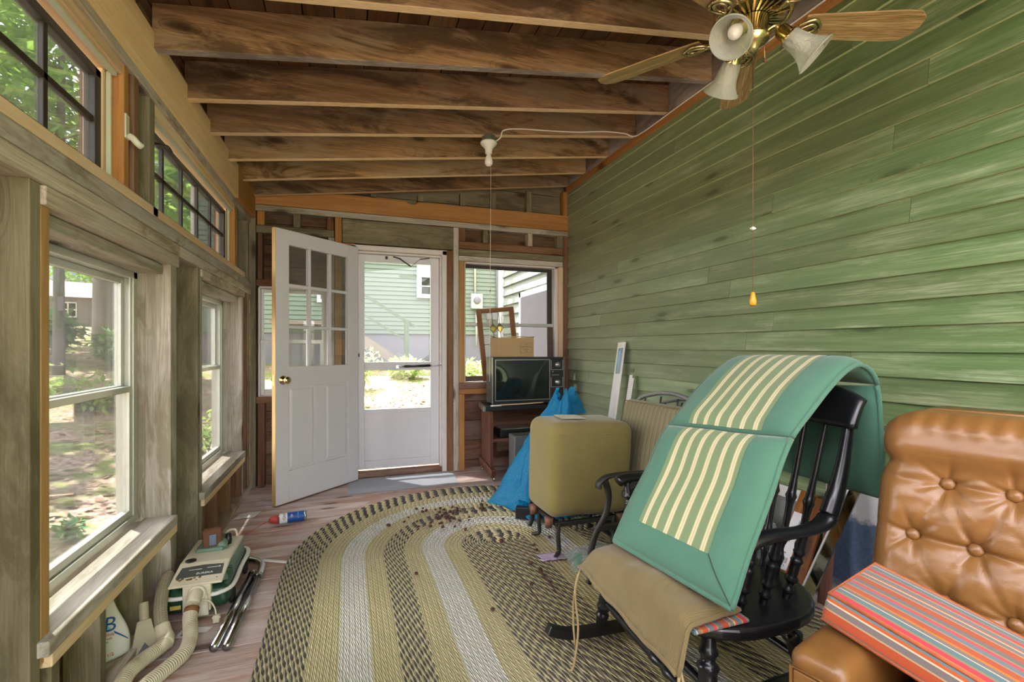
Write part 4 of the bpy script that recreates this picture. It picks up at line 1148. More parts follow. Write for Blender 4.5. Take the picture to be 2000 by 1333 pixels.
single('twig', M['nut'], (.93, 2.13, .02), 'brown twig on the dark middle of the braided rug', 'twig', lambda m: m.tube(spline([(.937, 2.25, .030), (.925, 2.19, .027), (.93, 2.11, .026), (.918, 2.02, .026)], 4), [.009, .010, .009, .008, .006, .005, .005, .0045, .004, .004, .0035, .003, .003], 7))
# ---- canister vacuum
vac = empty('vacuum_cleaner', (-.62, 2.6, 0), 'dark green and ivory canister vacuum with ribbed hose under the window', 'vacuum cleaner')
VX0, VX1, VY0, VY1 = -.738, -.492, 2.375, 2.83
cx, cy_, hx, hy = (VX0 + VX1) / 2, (VY0 + VY1) / 2, (VX1 - VX0) / 2, (VY1 - VY0) / 2
def taper(q):
    t = (q.z + .075) / .15
    return (q.x * (1 - .10 * t), q.y * (1 - .05 * t) , q.z)
part('body', M['green_dark'], vac, lambda m: m.rbox(hx, hy, .05, .035, M=Matrix.Translation((cx, cy_, .075)), fn=lambda q: (q.x, q.y, q.z)))
part('bumper', M['white_plastic'], vac, lambda m: m.tube(spline([(cx - .03, VY0 - .006, .098), (VX0 + .03, VY0 - .004, .098), (VX0 - .004, VY0 + .05, .10), (VX0 - .004, cy_, .105), (VX0 - .004, VY1 - .05, .11), (VX0 + .05, VY1 + .004, .11), (VX1 - .05, VY1 + .004, .11), (VX1 + .006, VY1 - .05, .11), (VX1 + .006, cy_, .105), (VX1 + .006, VY0 + .05, .10), (VX1 - .04, VY0 - .006, .098), (cx + .05, VY0 - .006, .098)], 5), .011, 8, flat=.8, up=(0, 0, 1)))
part('upper_body', M['green_grey'], vac, lambda m: m.rbox(hx - .012, hy - .03, .045, .03, M=Matrix.Translation((cx, cy_ + .02, .118)), fn=lambda q: (q.x * (1 - 1.2 * max(0, q.z + .02)), q.y, q.z)))
part('side_ridge', M['green_dark'], vac, lambda m: [m.box(VX1 - .03, VX1 - .006, y, y + .012, .12, .165) for y in (2.45, 2.475)] and None, bevel=.003)
# ivory lid, sloping to the front
def lid(m):
    poly = [(VY0 - .012, .142), (VY0 - .012, .152), (2.52, .184), (VY1 - .03, .186), (VY1 - .005, .175), (VY1 - .005, .165), (2.52, .170)]
    m.prism(poly, VX0 + .022, VX1 - .022, frame((0, 1, 0), (0, 0, 1), (1, 0, 0), (0, 0, 0)))
part('lid', M['ivory'], vac, lid, bevel=.005)
LM = frame((1, 0, 0), (0, .157, .032), (0, -.032, .157), (cx, 2.445, .1685))
lp = part('label_panel', M['panel_grey'], vac, lambda m: m.prism([(-.088, -.03), (.088, -.03), (.082, .042), (0, .05), (-.082, .042)], .0, .0015, LM))
text('maker_lettering', 'EUREKA', .018, LM @ Matrix.Translation((.018, -.012, .0016)), M['paper'], lp)
part('lines', M['paper'], lp, lambda m: (m.box(-.05, .0, .018, .021, .0016, .002, 0, LM), m.box(.02, .065, .022, .025, .0016, .002, 0, LM), m.box(.066, .072, .021, .027, .0016, .003, 0, LM)))
part('rust_mark', M['rusty'], vac, lambda m: [m.lathe([(R.uniform(.003, .009), 0), (0, .0006)], 7, LM @ Matrix.Translation((R.uniform(-.08, .08), R.uniform(-.055, -.035), .0008))) for k in range(14)] and None)
part('tool_well', M['green_grey'], vac, lambda m: (m.rbox(.06, .075, .012, .01, M=Matrix.Translation((cx - .01, 2.70, .190))), m.tube([(cx + .04, 2.64, .198), (cx + .03, 2.74, .203)], .022, 12)))
part('carry_handle', M['ivory'], vac, lambda m: m.tube(spline([(cx + .025, 2.80, .183), (cx + .03, 2.80, .215), (cx + .065, 2.80, .22), (cx + .075, 2.80, .183)], 4), .006, 8))
part('switch_cap', M['black'], vac, lambda m: m.lathe([(.022, 0), (.022, .004), (0, .005)], 14, Matrix.Translation((VX0 + .06, 2.54, .1845))))
part('knob', M['black'], vac, lambda m: (m.lathe([(.014, 0), (.016, .02), (.012, .05), (0, .05)], 12, Matrix.Translation((cx + .055, 2.70, .188)))))
bt = part('dusting_brush', M['bristle'], vac, lambda m: m.rbox(.042, .016, .054, .016, M=Matrix.Translation((cx - .002, 2.655, .236)) @ Matrix.Rotation(.25, 4, 'Z'), fn=lambda q: (q.x + .004 * noise.noise(q * 90), q.y, q.z + .004 * noise.noise(q * 80))))
part('brush_mouth', M['brush_mouth'], bt, lambda m: m.rbox(.015, .003, .026, .003, n=2, M=Matrix.Translation((cx + .002, 2.638, .236)) @ Matrix.Rotation(.25, 4, 'Z')), label='blue grey opening of the brush')
pt = part('hose_port', M['ivory'], vac, lambda m: (m.box(cx - .045, cx + .06, VY0 - .02, VY0 + .01, .035, .148), m.prism([(-.04, .02), (.055, .02), (.05, .11), (-.04, .11)], 0, .012, frame((1, 0, 0), (0, 0, 1), (0, -1, 0), (cx, VY0 - .02, 0))), m.lathe([(.036, 0), (.036, .012), (.03, .016), (0, .016)], 20, look_frame((cx + .01, VY0 - .02, .115), (0, -1, .1)))), bevel=.003)
part('grille', M['white_plastic'], pt, lambda m: [m.box(cx - .02 + .006 * k, cx - .017 + .006 * k, VY0 - .036, VY0 - .03, .03, .07) for k in range(11)] and None)
part('model_plate', M['yellow_plate'], vac, lambda m: m.box(cx - .095, cx - .055, VY0 - .004, VY0 + .002, .05, .066), label='small yellowish plate')
for y in (2.47, 2.76): part('wheel', M['rubber'], vac, lambda m: m.lathe([(.03, -.008), (.034, 0), (.03, .008)], 16, look_frame((VX1 - .004, y, .034), (1, 0, 0))))
def hose(m, P, r, ribs):
    pts = spline(P, ribs * 3); rad = [r * (.80 if i % 4 == 0 else (1.0 if i % 4 == 2 else .96)) for i in range(len(pts))]
    m.tube(pts, rad, 14)
H1 = [(cx + .01, VY0 - .075, .105), (cx + .005, 2.262, .075), (cx + .02, 2.19, .05), (-.585, 2.09, .034), (-.64, 1.985, .030), (-.70, 1.93, .030), (-.76, 1.885, .03), (-.84, 1.835, .032), (-.90, 1.79, .034)]
H1 = [(cx + .01, VY0 - .075, .108), (cx + .01, 2.255, .075), (cx + .035, 2.165, .04), (-.575, 2.075, .026), (-.615, 1.975, .026), (-.655, 1.89, .026), (-.69, 1.80, .026)]
part('hose', M['hose'], vac, lambda m: hose(m, H1, .0265, 16))
part('hose_cuff', M['ivory'], vac, lambda m: m.tube(spline([(cx + .01, VY0 - .03, .118), (cx + .01, VY0 - .055, .117), (cx + .01, VY0 - .085, .103)], 4), [.026, .027, .027, .026, .026, .026, .026, .0255, .025], 16))
part('rust_band', M['rusty'], vac, lambda m: m.tube([(cx + .012, VY0 - .10, .093), (cx + .012, VY0 - .115, .082)], .0275, 16))
part('hose', M['hose'], vac, lambda m: hose(m, [(-.69, 1.80, .026), (-.695, 1.85, .06), (-.70, 1.94, .065), (-.69, 2.03, .05), (-.665, 2.11, .04), (-.655, 2.135, .038)], .0265, 14))
part('hose_cuff', M['ivory'], vac, lambda m: m.tube(spline([(-.655, 2.135, .038), (-.66, 2.17, .04), (-.675, 2.19, .05), (-.69, 2.215, .07)], 4), .028, 14))
part('hose', M['hose'], vac, lambda m: hose(m, [(-.69, 2.215, .07), (-.712, 2.27, .10), (-.735, 2.36, .125), (-.755, 2.47, .14), (-.765, 2.56 - .02, .13), (-.762, 2.535, .10)], .0245, 15), label='rust stained length of ribbed hose')
part('cord', M['ivory'], vac, lambda m: m.tube(spline([(cx + .03, VY0 - .04, .095), (cx + .062, VY0 - .045, .085), (cx + .082, VY0 - .055, .06), (cx + .09, VY0 - .065, .035)], 5), .0035, 7))
part('plug', M['ivory'], vac, lambda m: (m.box(cx + .08, cx + .104, VY0 - .076, VY0 - .06, .003, .034), m.box(cx + .076, cx + .108, VY0 - .074, VY0 - .062, .02, .028)), bevel=.002)

# crevice nozzle, baking soda bag, booklets
nz = empty('floor_nozzle', (-.735, 2.2, 0), 'dusty ivory vacuum nozzle lying in the wall bay', 'vacuum nozzle')
part('body', M['dull_ivory'], nz, lambda m: (m.prism([(-.045, 0), (.045, 0), (.022, .12), (-.022, .12)], 0, .022, frame((.93, .36, 0), (-.2, .52, .83), (.36, -.93, .5), (-.725, 2.155, .004))), m.tube([(-.745, 2.21, .09), (-.76, 2.245, .16)], .017, 10)), bevel=.004)
part('mouth', M['black'], nz, lambda m: m.prism([(-.022, .006), (.022, .006), (0, .04)], .022, .0235, frame((.93, .36, 0), (-.2, .52, .83), (.36, -.93, .5), (-.725, 2.155, .004))))
bs_ = empty('soda_bag', (-.815, 2.09, .041), 'white bag with a large blue letter standing below the sill', 'bag')
BM = frame((.78, .62, 0), (-.16, .10, .98), (.62, -.78, .22), (-.812, 2.09, .042))
def bag(u, v, s):
    x = (u - .5) * (.125 - .04 * v * v); y = v * .20
    t = .022 * max(0, math.sin(PI * u)) ** .6 * (1 - v) ** .7 + .0012
    return BM @ V((x + .008 * math.sin(v * 5), y, s * t + .012 * v))
bp = part('bag_body', M['white_bag'], bs_, lambda m: m.shell(bag, 14, 18))
def bfr(u, v): # frame lying on the front of the bag
    p = bag(u, v, 1); px = (bag(u + .05, v, 1) - bag(u - .05, v, 1)).normalized(); py = (bag(u, v + .05, 1) - bag(u, v - .05, 1)).normalized()
    n = px.cross(py).normalized(); return frame(px, n.cross(px), n, p + n * .0015)
part('blue_fade', M['cyan_ink'], bp, lambda m: m.grid(lambda u, v: bag(.06 + .55 * u * (1 - .3 * v), .52 + .18 * v + .1 * u * 0, 1.03) + BM.to_3x3() @ V((0, 0, .0012)), 10, 4))
text('letter', 'B', .07, bfr(.60, .60) @ Matrix.Rotation(-.2, 4, 'Z'), M['blue_ink'], bp)
part('blue_slash', M['blue_ink'], bp, lambda m: m.grid(lambda u, v: bag(.62 + .30 * u, .46 - .22 * u + .05 * (v - .5) * (1 - u * .6), 1.04) + BM.to_3x3() @ V((0, 0, .0015)), 8, 2))
for k, (vv, bd, ss) in enumerate(((.47, 'Baking Soda', .014), (.40, 'pure fresh', .012), (.34, 'clean', .012))):
    text('small_print', bd, ss, bfr(.34, vv) @ Matrix.Rotation(-.25, 4, 'Z'), M['red_ink'] if k < 2 else M['blue_ink'], bp)
text('weight_print', '2 1/2', .016, bfr(.42, .10), M['red_ink'], bp)

pb = empty('booklet', (-.60, 2.30, 0), 'white leaflet with dark picture on the floor before the vacuum', 'leaflet')
part('sheet', M['paper'], pb, lambda m: (m.prism([(-.655, 2.235), (-.595, 2.225), (-.583, 2.285), (-.64, 2.30)], .001, .003), m.prism([(-.62, 2.26), (-.545, 2.245), (-.53, 2.28), (-.61, 2.30)], .0005, .001)))
part('picture', M['panel_grey'], pb, lambda m: m.prism([(-.637, 2.243), (-.612, 2.238), (-.615, 2.282), (-.622, 2.283)], .003, .0034))

# chrome wands
wd = empty('vacuum_wand', (-.46, 2.45, 0), 'pair of chrome vacuum wands joined by a bent end on the floor', 'vacuum wand')
def hol(m, a, b, r):
    a, b = V(a), V(b); d = (b - a).normalized()
    m.tube([a + d * .03, a, a, b], [r * .86, r * .86, r, r], 18, caps=True)
part('wand', M['chrome'], wd, lambda m: hol(m, (-.482, 2.085, .017), (-.455, 2.70, .017), .0165))
part('wand', M['chrome'], wd, lambda m: hol(m, (-.437, 2.075, .017), (-.420, 2.66, .017), .0165))
part('bent_end', M['chrome'], wd, lambda m: m.tube(spline([(-.420, 2.66, .018), (-.419, 2.73, .018), (-.426, 2.80, .018), (-.455, 2.85, .018), (-.50, 2.88, .02)], 5), .0172, 16))
part('ring', M['chrome'], wd, lambda m: (m.tube([(-.4204, 2.645, .0175), (-.4196, 2.675, .0175)], .0185, 16), m.tube([(-.4555, 2.69, .0175), (-.4546, 2.71, .0175)], .0185, 16)))
for (x, y) in ((-.482, 2.086), (-.437, 2.076)): part('bore', M['rubber'], wd, lambda m: m.lathe([(.0142, 0), (0, .0)], 16, look_frame((x, y - .0005, .017), (0, -1, 0)), caps=False))
single('white_strip', M['white_plastic'], (-.36, 2.76, .006), 'thin white plastic strip lying across the floor boards', 'strip', lambda m: m.beam((-.47, 2.905, .007), (-.27, 2.795, .007), .018, .008), bevel=.002)

# torn note and spray can
single('paper_note', M['paper'], (-.64, 3.68, 0), 'torn white note on the floor near the far sill', 'paper', lambda m: m.shell(lambda u, v, s: (lerp(-.735, -.60, u) + .03 * v, 3.62 + .13 * v + .035 * u + .006 * math.sin(u * 14) * (1 - v), .004 + .003 * math.sin(u * 5) + (0.0006 if s > 0 else 0)), 12, 6))
can = empty('spray_can', (-.35, 3.47, 0), 'blue and white spray can with red cap lying on the floor', 'spray can')
CA, CB = V((-.425, 3.455, .034)), V((-.255, 3.478, .034))
cdv = (CB - CA).normalized()
CM = look_frame(CA, cdv)
part('can_body', [M['blue_ink'], M['paper'], M['silver']], can, lambda m: (m.lathe([(.033, .05), (.033, .152)], 28, CM, 0, caps=False), m.lathe([(.0331, .004), (.0331, .05)], 28, CM, 1, caps=False), m.lathe([(.02, -.006), (.029, -.002), (.033, .004)], 28, CM, 2, caps=False), m.lathe([(.033, .152), (.034, .158), (.032, .166), (.028, .163), (.016, .157), (0, .156)], 28, CM, 2)))
part('cap', M['red_ink'], can, lambda m: m.lathe([(.027, -.004), (.027, -.02), (.022, -.045), (.012, -.058), (0, -.06)], 20, CM))
part('straw', M['red_ink'], can, lambda m: m.tube([CA - cdv * .055, CA - cdv * .10 + V((0, -.03, -.012)), V((-.60, 3.33, .003))], .0022, 6))
side = V((cdv.y, -cdv.x, 0)); 
for ang, zz, bd, sz, mt_ in ((.35, .03, 'WD', .026, 'ink'), (.35, .075, '40', .022, 'paper'), (.35, .115, 'multi use', .012, 'cyan_ink')):
    nrm = (side * math.cos(ang) + V((0, 0, 1)) * math.sin(ang + .4)).normalized(); nrm = (nrm - cdv * nrm.dot(cdv)).normalized()
    text('can_print', bd, sz, frame(nrm.cross(cdv) * -1, cdv * -1 if False else nrm.cross(nrm.cross(cdv) * -1), nrm, CA + cdv * zz + nrm * .0335), M[mt_], can)
# ================================================================== TELEVISION CORNER
TZ = .645
cart = empty('sewing_table', (1.5, 4.15, 0), 'walnut trestle sewing table with dark top under the television', 'table')
part('table_top', [M['black'], M['silver']], cart, lambda m: (m.prism([(1.14, 3.97), (1.94, 3.965), (1.94, 4.36), (1.20, 4.36)], TZ - .035, TZ), m.prism([(1.118, 3.965), (1.14, 3.967), (1.20, 4.36), (1.178, 4.36)], TZ - .04, TZ + .004, mat=1)), bevel=.003)
part('end_panel', M['cartwood'], cart, lambda m: m.box(1.20, 1.225, 4.03, 4.33, .11, TZ - .036, ax=2), bevel=.002)
part('end_panel', M['cartwood'], cart, lambda m: m.box(1.86, 1.885, 4.03, 4.33, .11, TZ - .036, ax=2), bevel=.002)
part('apron', M['cartwood'], cart, lambda m: m.box(1.226, 1.859, 4.29, 4.31, .36, TZ - .036), bevel=.002)
part('shelf', M['cartwood'], cart, lambda m: m.box(1.226, 1.859, 4.05, 4.31, .315, .345), bevel=.003)
part('foot', M['cartwood'], cart, lambda m: (m.beam((1.20, 3.93, .065), (1.205, 4.36, .10), .045, .07)), bevel=.004)
part('foot', M['cartwood'], cart, lambda m: (m.beam((1.87, 3.95, .065), (1.87, 4.36, .10), .045, .07)), bevel=.004)
for (x, y) in ((1.20, 3.95), (1.20, 4.33), (1.87, 3.97), (1.87, 4.33)):
    part('caster', M['goldmetal'], cart, lambda m: (m.lathe([(.016, -.006), (.018, 0), (.016, .006)], 14, look_frame((x + .005, y - .008, .018), (1, .2, 0))), m.tube([(x, y, .03), (x, y, .045)], .008, 8)))
part('back_stretcher', M['cartwood'], cart, lambda m: (m.box(1.226, 1.859, 4.31, 4.325, .12, .17), m.box(1.30, 1.34, 4.29, 4.309, .12, .315)), bevel=.002)

tv = empty('television', (1.57, 4.2, TZ), 'old boxy television with two channel dials on the sewing table', 'television')
TM = Matrix.Translation((1.567, 4.045, TZ + .004)) @ Matrix.Rotation(-.012, 4, 'Z')
tw, th = .345, .425
def tvb(m):
    m.prism([(-tw, 0), (tw, 0), (tw, .20), (.24, .29), (-.26, .29), (-tw, .20)], .012, th, TM)
part('cabinet', M['tv_body'], tv, tvb, bevel=.006)
part('bezel', M['black'], tv, lambda m: (m.box(-tw - .002, tw + .002, -.02, .0, .008, .04, 0, TM), m.box(-tw - .002, tw + .002, -.02, 0, th - .022, th + .002, 0, TM), m.box(-tw - .002, -tw + .025, -.02, 0, .04, th - .022, 0, TM), m.box(.195, tw + .002, -.016, 0, .04, th - .022, 0, TM)), bevel=.003)
part('trim', M['silver'], tv, lambda m: (m.box(-tw + .022, .205, -.024, -.018, .036, .041, 0, TM), m.box(-tw + .022, .205, -.024, -.018, th - .024, th - .018, 0, TM), m.box(-tw + .022, -tw + .027, -.024, -.018, .041, th - .024, 0, TM), m.box(.2, .205, -.024, -.018, .041, th - .024, 0, TM), m.box(-tw - .004, -tw + .001, -.022, .0, .008, th, 0, TM), m.box(tw - .001, tw + .004, -.022, 0, .008, th, 0, TM)))
part('screen', M['tv_glass'], tv, lambda m: m.grid(lambda u, v: TM @ V((lerp(-tw + .03, .195, u), -.004 - .016 * (1 - (2 * u - 1) ** 2) * (1 - (2 * v - 1) ** 2), lerp(.044, th - .028, v))), 16, 12))
for (z0, z1) in ((.315, .395), (.155, .235)):
    pn = part('dial_panel', M['tv_dark'], tv, lambda m: m.box(.222, tw - .014, -.020, -.014, z0, z1, 0, TM))
    part('dial_frame', M['silver'], pn, lambda m: (m.box(.216, .221, -.021, -.015, z0 - .004, z1 + .004, 0, TM), m.box(tw - .014, tw - .009, -.021, -.015, z0 - .004, z1 + .004, 0, TM), m.box(.216, tw - .009, -.021, -.015, z0 - .008, z0 - .003, 0, TM)))
    DMt = TM @ look_frame((.283, -.021, (z0 + z1) / 2), (0, -1, 0))
    dk = part('dial', M['silver'], pn, lambda m: (m.lathe([(.027, 0), (.025, .008), (.018, .012), (.018, .024), (0, .026)], 24, DMt), m.box(-.003, .003, -.017, .017, .026, .032, 0, DMt @ Matrix.Rotation(.5 if z0 > .3 else -.2, 4, 'Z'))))
part('badge', M['silver'], tv, lambda m: (m.box(.225, .30, -.0185, -.015, .258, .263, 0, TM), m.lathe([(.006, 0), (.005, .01), (0, .011)], 12, TM @ look_frame((.235, -.016, .292), (0, -1, 0)))))
part('speaker_slots', M['tv_dark'], tv, lambda m: [m.box(.212, tw - .01, -.019, -.015, .05 + .009 * k, .054 + .009 * k, 0, TM) for k in range(10)] and None)

cb = empty('cardboard_box', (1.45, 4.18, TZ + th), 'small open cardboard carton on top of the television', 'box')
KM = Matrix.Translation((1.462, 4.09, TZ + th + .008)) @ Matrix.Rotation(.03, 4, 'Z')
part('carton', [M['cardboard'], M['cardin']], cb, lambda m: (m.box(-.178, .178, 0, .004, 0, .178, 0, KM), m.box(-.178, .178, .20, .204, 0, .178, 0, KM), m.box(-.178, -.174, .004, .20, 0, .178, 0, KM), m.box(.174, .178, .004, .20, 0, .178, 0, KM), m.box(-.174, .174, .004, .20, 0, .004, 1, KM)), bevel=.001)
part('flap', M['cardboard'], cb, lambda m: (m.grid(lambda u, v: KM @ V((lerp(-.176, -.14, u) - .012 * v, .006 + .19 * v, .178 + .018 * v * (1 - u))), 3, 3), m.grid(lambda u, v: KM @ V((.178 + .014 * u, .004 + .19 * v, .178 + .012 * u)), 2, 2), m.grid(lambda u, v: KM @ V((lerp(-.13, .168, u), .002 - .0 * v, .178 + .010 * v * math.sin(PI * u) + .004)), 10, 2)))
lb = part('printed_frame', M['ink'], cb, lambda m: (m.box(.042, .160, -.0012, -.0004, .128, .1295, 0, KM), m.box(.042, .160, -.0012, -.0004, .038, .0395, 0, KM), m.box(.042, .0435, -.0012, -.0004, .038, .1295, 0, KM), m.box(.1585, .160, -.0012, -.0004, .038, .1295, 0, KM)))
for zz, bd, ss in ((.114, 'MADE BY', .008), (.092, 'HAND PAINTED', .0145), (.071, 'Porcelain', .0145), (.052, 'Dolls', .012)):
    text('box_print', bd, ss, KM @ frame((1, 0, 0), (0, 0, 1), (0, -1, 0), (.101, -.0006, zz)), M['ink'], cb)

sg_ = empty('leaded_panel', (1.3, 4.43, .83), 'brown framed leaded glass panel leaning in the end window', 'glass panel')
GM = frame((1, 0, .0), (-.11, .05, 1), (0, -1, .05), (1.255, 4.425, .835)) @ Matrix.Identity(4)
GM = frame((.994, 0, .10), (-.10, .02, .994), (.0, -1, .02), (1.245, 4.437, .836))
gw, gh = .385, .70
part('frame', M['framewood'], sg_, lambda m: (m.box(0, .05, 0, gh, 0, .022, 0, GM), m.box(gw - .05, gw, .0, gh, 0, .022, 0, GM), m.box(.05, gw - .05, gh - .045, gh, 0, .022, 0, GM), m.box(.05, gw - .05, 0, .05, 0, .022, 0, GM)), bevel=.004)
part('textured_pane', M['textured_glass'], sg_, lambda m: m.box(.05, gw - .05, .05, gh - .045, .009, .012, 0, GM))
def came(m):
    def ln(a, b): m.tube([GM @ V((*a, .0135)), GM @ V((*b, .0135))], .0028, 6)
    for x in (.155, .225):
        ln((x, gh - .045), (x, .545)); ln((x, .545), (x - .035, .50)); ln((x, .545), (x + .035, .50)); ln((x - .035, .50), (x, .455)); ln((x + .035, .50), (x, .455)); ln((x, .455), (x, .05))
    ln((.05, .50), (.12, .50)); ln((.26, .50), (gw - .05, .50)); ln((.05, .35), (gw - .05, .35))
part('lead_came', M['lead'], sg_, came)
for x in (.155, .225): part('amber_diamond', M['amber_glass'], sg_, lambda m: m.prism([(x, .458), (x + .033, .50), (x, .542), (x - .033, .50)], .0085, .0128, GM))

sp = empty('wooden_spoon', (1.45, 4.0, TZ), 'long pale wooden spoon lying along the front of the sewing table', 'spoon')
part('handle', M['tan'], sp, lambda m: m.tube(spline([(1.275, 3.978, TZ + .012), (1.45, 3.99, TZ + .012), (1.70, 4.005, TZ + .016)], 4), [.009, .009, .009, .009, .009, .008, .008, .008, .008], 8, flat=.7))
part('bowl', M['white_plastic'], sp, lambda m: m.rbox(.05, .021, .006, .006, M=Matrix.Translation((1.235, 3.974, TZ + .009)) @ Matrix.Rotation(.06, 4, 'Z'), fn=lambda q: (q.x, q.y * math.sqrt(max(.05, 1 - (q.x / .055) ** 2)), q.z)), label='whitish spoon bowl')

vcr = empty('tape_deck', (1.44, 4.13, .345), 'small black tape deck on the shelf of the sewing table', 'tape deck')
part('case', M['black'], vcr, lambda m: m.box(1.30, 1.60, 4.065, 4.27, .346, .42), bevel=.012)
part('lid', M['silver'], vcr, lambda m: m.box(1.315, 1.60, 4.07, 4.265, .4205, .428), bevel=.003)
single('grey_case', M['grey_metal'], (1.5, 3.93, 0), 'grey metal case beside the table leg partly under blue plastic', 'case', lambda m: m.box(1.36, 1.62, 3.84, 4.00, .02, .40), bevel=.008)

# ---- blue plastic sheet over a heap
BC = V((1.47, 3.22))
def bagf(u, v):
    a = 2 * PI * u
    z = .012 + .80 * v
    ca, sa = math.cos(a), math.sin(a)
    fold = .10 * math.sin(5 * a + 1.3 * v * 3) + .06 * math.sin(11 * a + 2.0 + v * 4)
    base = lerp(.40, .05, v ** 1.05) + .06 * math.sin(PI * min(1, v * 1.2))
    flare = .09 * max(0, 1 - v / .25) * max(0, math.cos(a - 2.75)) ** 3
    r = base * (1 + fold * (1 - .4 * v)) + flare
    n_ = .03 * noise.noise(V((ca * 2.6, sa * 2.6, v * 5))) + .014 * noise.noise(V((ca * 7, sa * 7, v * 13)))
    tilt = V((.07 * v, .0))
    x = BC.x + tilt.x + (r + n_) * ca * (.92 if ca < 0 else .62); y = BC.y + (r + n_) * sa * .85 + .02 * v
    return (x, y, max(.026, z * (1 + .06 * math.sin(3 * a)) + .02 * noise.noise(V((x * 9, y * 9, 1)))))
bb = empty('plastic_sheet', (BC.x, BC.y, 0), 'crumpled blue plastic sheet heaped behind the olive ottoman', 'plastic sheet')
part('film', M['bluebag'], bb, lambda m: m.grid(bagf, 120, 60, cu=True))
def peak(u, v):
    w = .11 * (1 - v) ** .8 + .008
    return (1.63 + (u - .5) * 2 * w + .02 * v + .01 * noise.noise(V((u * 6, v * 6, 2))), 3.22 + .06 * abs(2 * u - 1) + .05 * v + .02 * noise.noise(V((u * 5, v * 7, 7))), .66 + .20 * v)
part('film_peak', M['bluebag'], bb, lambda m: m.grid(peak, 16, 16))
part('film_tail', M['bluebag'], bb, lambda m: m.grid(lambda u, v: (1.12 + .55 * u + .03 * noise.noise(V((u * 8, v * 8, 4))), 2.87 + .26 * v + .03 * noise.noise(V((u * 7, v * 5, 9))), max(.026, .026 + (.10 * v + .05 * math.sin(u * 9)) * (1 - .5 * v) * .8) + .03 * abs(noise.noise(V((u * 10, v * 10, 1))))), 40, 24))
single('dark_box', M['black'], (1.23, 3.10, 0), 'black box corner poking from under the blue plastic', 'box', lambda m: m.box(1.09, 1.19, 2.90, 2.96, .024, .10, 0, Matrix.Translation((1.2, 3, 0)) @ Matrix.Rotation(-.5, 4, 'Z') @ Matrix.Translation((-1.2, -3, 0))), bevel=.004)

# ---- olive ottoman on a metal footstool frame
ot = empty('ottoman', (1.27, 2.55, .215), 'olive upholstered block ottoman perched on the metal footstool', 'ottoman')
OM = Matrix.Translation((1.292, 2.512, .485)) @ Matrix.Rotation(.045, 4, 'Y') @ Matrix.Rotation(.03, 4, 'Z')
part('cushion_body', M['olive_fab'], ot, lambda m: m.rbox(.262, .172, .262, .062, n=10, puff=(.006, .012, .006), M=OM, fn=lambda q: (q.x * (1 + .015 * math.sin(q.z * 8)), q.y + .004 * noise.noise(q * 7), q.z + .004 * noise.noise(q * 6 + V((3, 0, 0))))))
part('gather_seam', M['olive_fab'], ot, lambda m: m.tube([OM @ V((x, -.174 - .002 * math.sin(x * 160), .198)) for x in [-.22 + .44 * i / 60 for i in range(61)]], .0035, 6), label='puckered seam below the top edge')
for (x, y) in ((1.05, 2.40), (1.05, 2.62), (1.495, 2.40), (1.495, 2.62)): part('foot', M['cartwood'], ot, lambda m: m.lathe([(.02, -.052), (.026, 0)], 14, Matrix.Translation((x, y, .228 - (x - 1.075) * .05))))
fsx = [(1.10, 2.38), (1.10, 2.65), (1.44, 2.38), (1.44, 2.65)]
fs_ = empty('metal_footstool', (1.27, 2.55, 0), 'dark cast metal footstool frame with curved legs under the ottoman', 'footstool')
for (x, y) in fsx:
    sx_ = -1 if x < 1.2 else 1; sy_ = -1 if y < 2.5 else 1
    part('leg', M['black_metal'], fs_, lambda m: m.tube(spline([(x, y, .195), (x + sx_ * .004, y + sy_ * .004, .12), (x - sx_ * .0, y + sy_ * .006, .05), (x + sx_ * .018, y + sy_ * .02, .036), (x + sx_ * .04, y + sy_ * .035, .031)], 5), [.0125] * 16 + [.011, .010, .009, .008, .007], 10))
part('seat_frame', M['black_metal'], fs_, lambda m: (m.box(1.08, 1.46, 2.37, 2.40, .178, .203), m.box(1.08, 1.46, 2.63, 2.66, .178, .203), m.box(1.08, 1.11, 2.40, 2.63, .178, .203), m.box(1.43, 1.46, 2.40, 2.63, .178, .203)), bevel=.004)
single('paper_card', M['cream_paper'], (1.2, 2.55, .75), 'cream card lying on top of the olive ottoman', 'paper', lambda m: m.prism([(-.17, -.09), (-.02, -.10), (.0, .06), (-.145, .065)], .2745, .276, OM))

# clear bag, lilac scrap under the footstool
cbg = empty('clear_bag', (1.3, 2.2, .02), 'clear plastic bag with a green sponge on the rug by the footstool leg', 'plastic bag')
part('film', M['clearbag'], cbg, lambda m: m.grid(lambda u, v: (1.075 + .40 * u + .03 * noise.noise(V((u * 5, v * 5, 1))), 2.17 + .14 * v + .02 * noise.noise(V((u * 6, v * 5, 4))) - .06 * u, .030 + .10 * math.sin(PI * v) ** .7 * (.35 + .65 * math.sin(PI * min(1, u * 1.2))) + .02 * noise.noise(V((u * 9, v * 9, 8)))), 40, 24))
part('sponge', M['green_sponge'], cbg, lambda m: (m.box(1.20, 1.28, 2.195, 2.225, .024, .075), m.box(1.125, 1.16, 2.215, 2.245, .024, .085)), bevel=.004, label='green sponge inside')
single('lilac_scrap', M['lilac'], (1.04, 2.36, .02), 'lilac paper scrap under the footstool foot', 'paper', lambda m: m.shell(lambda u, v, s: (.985 + .14 * u + .02 * noise.noise(V((u * 4, v * 4, 2))), 2.335 + .09 * v - .02 * u, .0235 + .010 * abs(noise.noise(V((u * 5, v * 5, 6)))) + (.0008 if s > 0 else 0)), 12, 8))
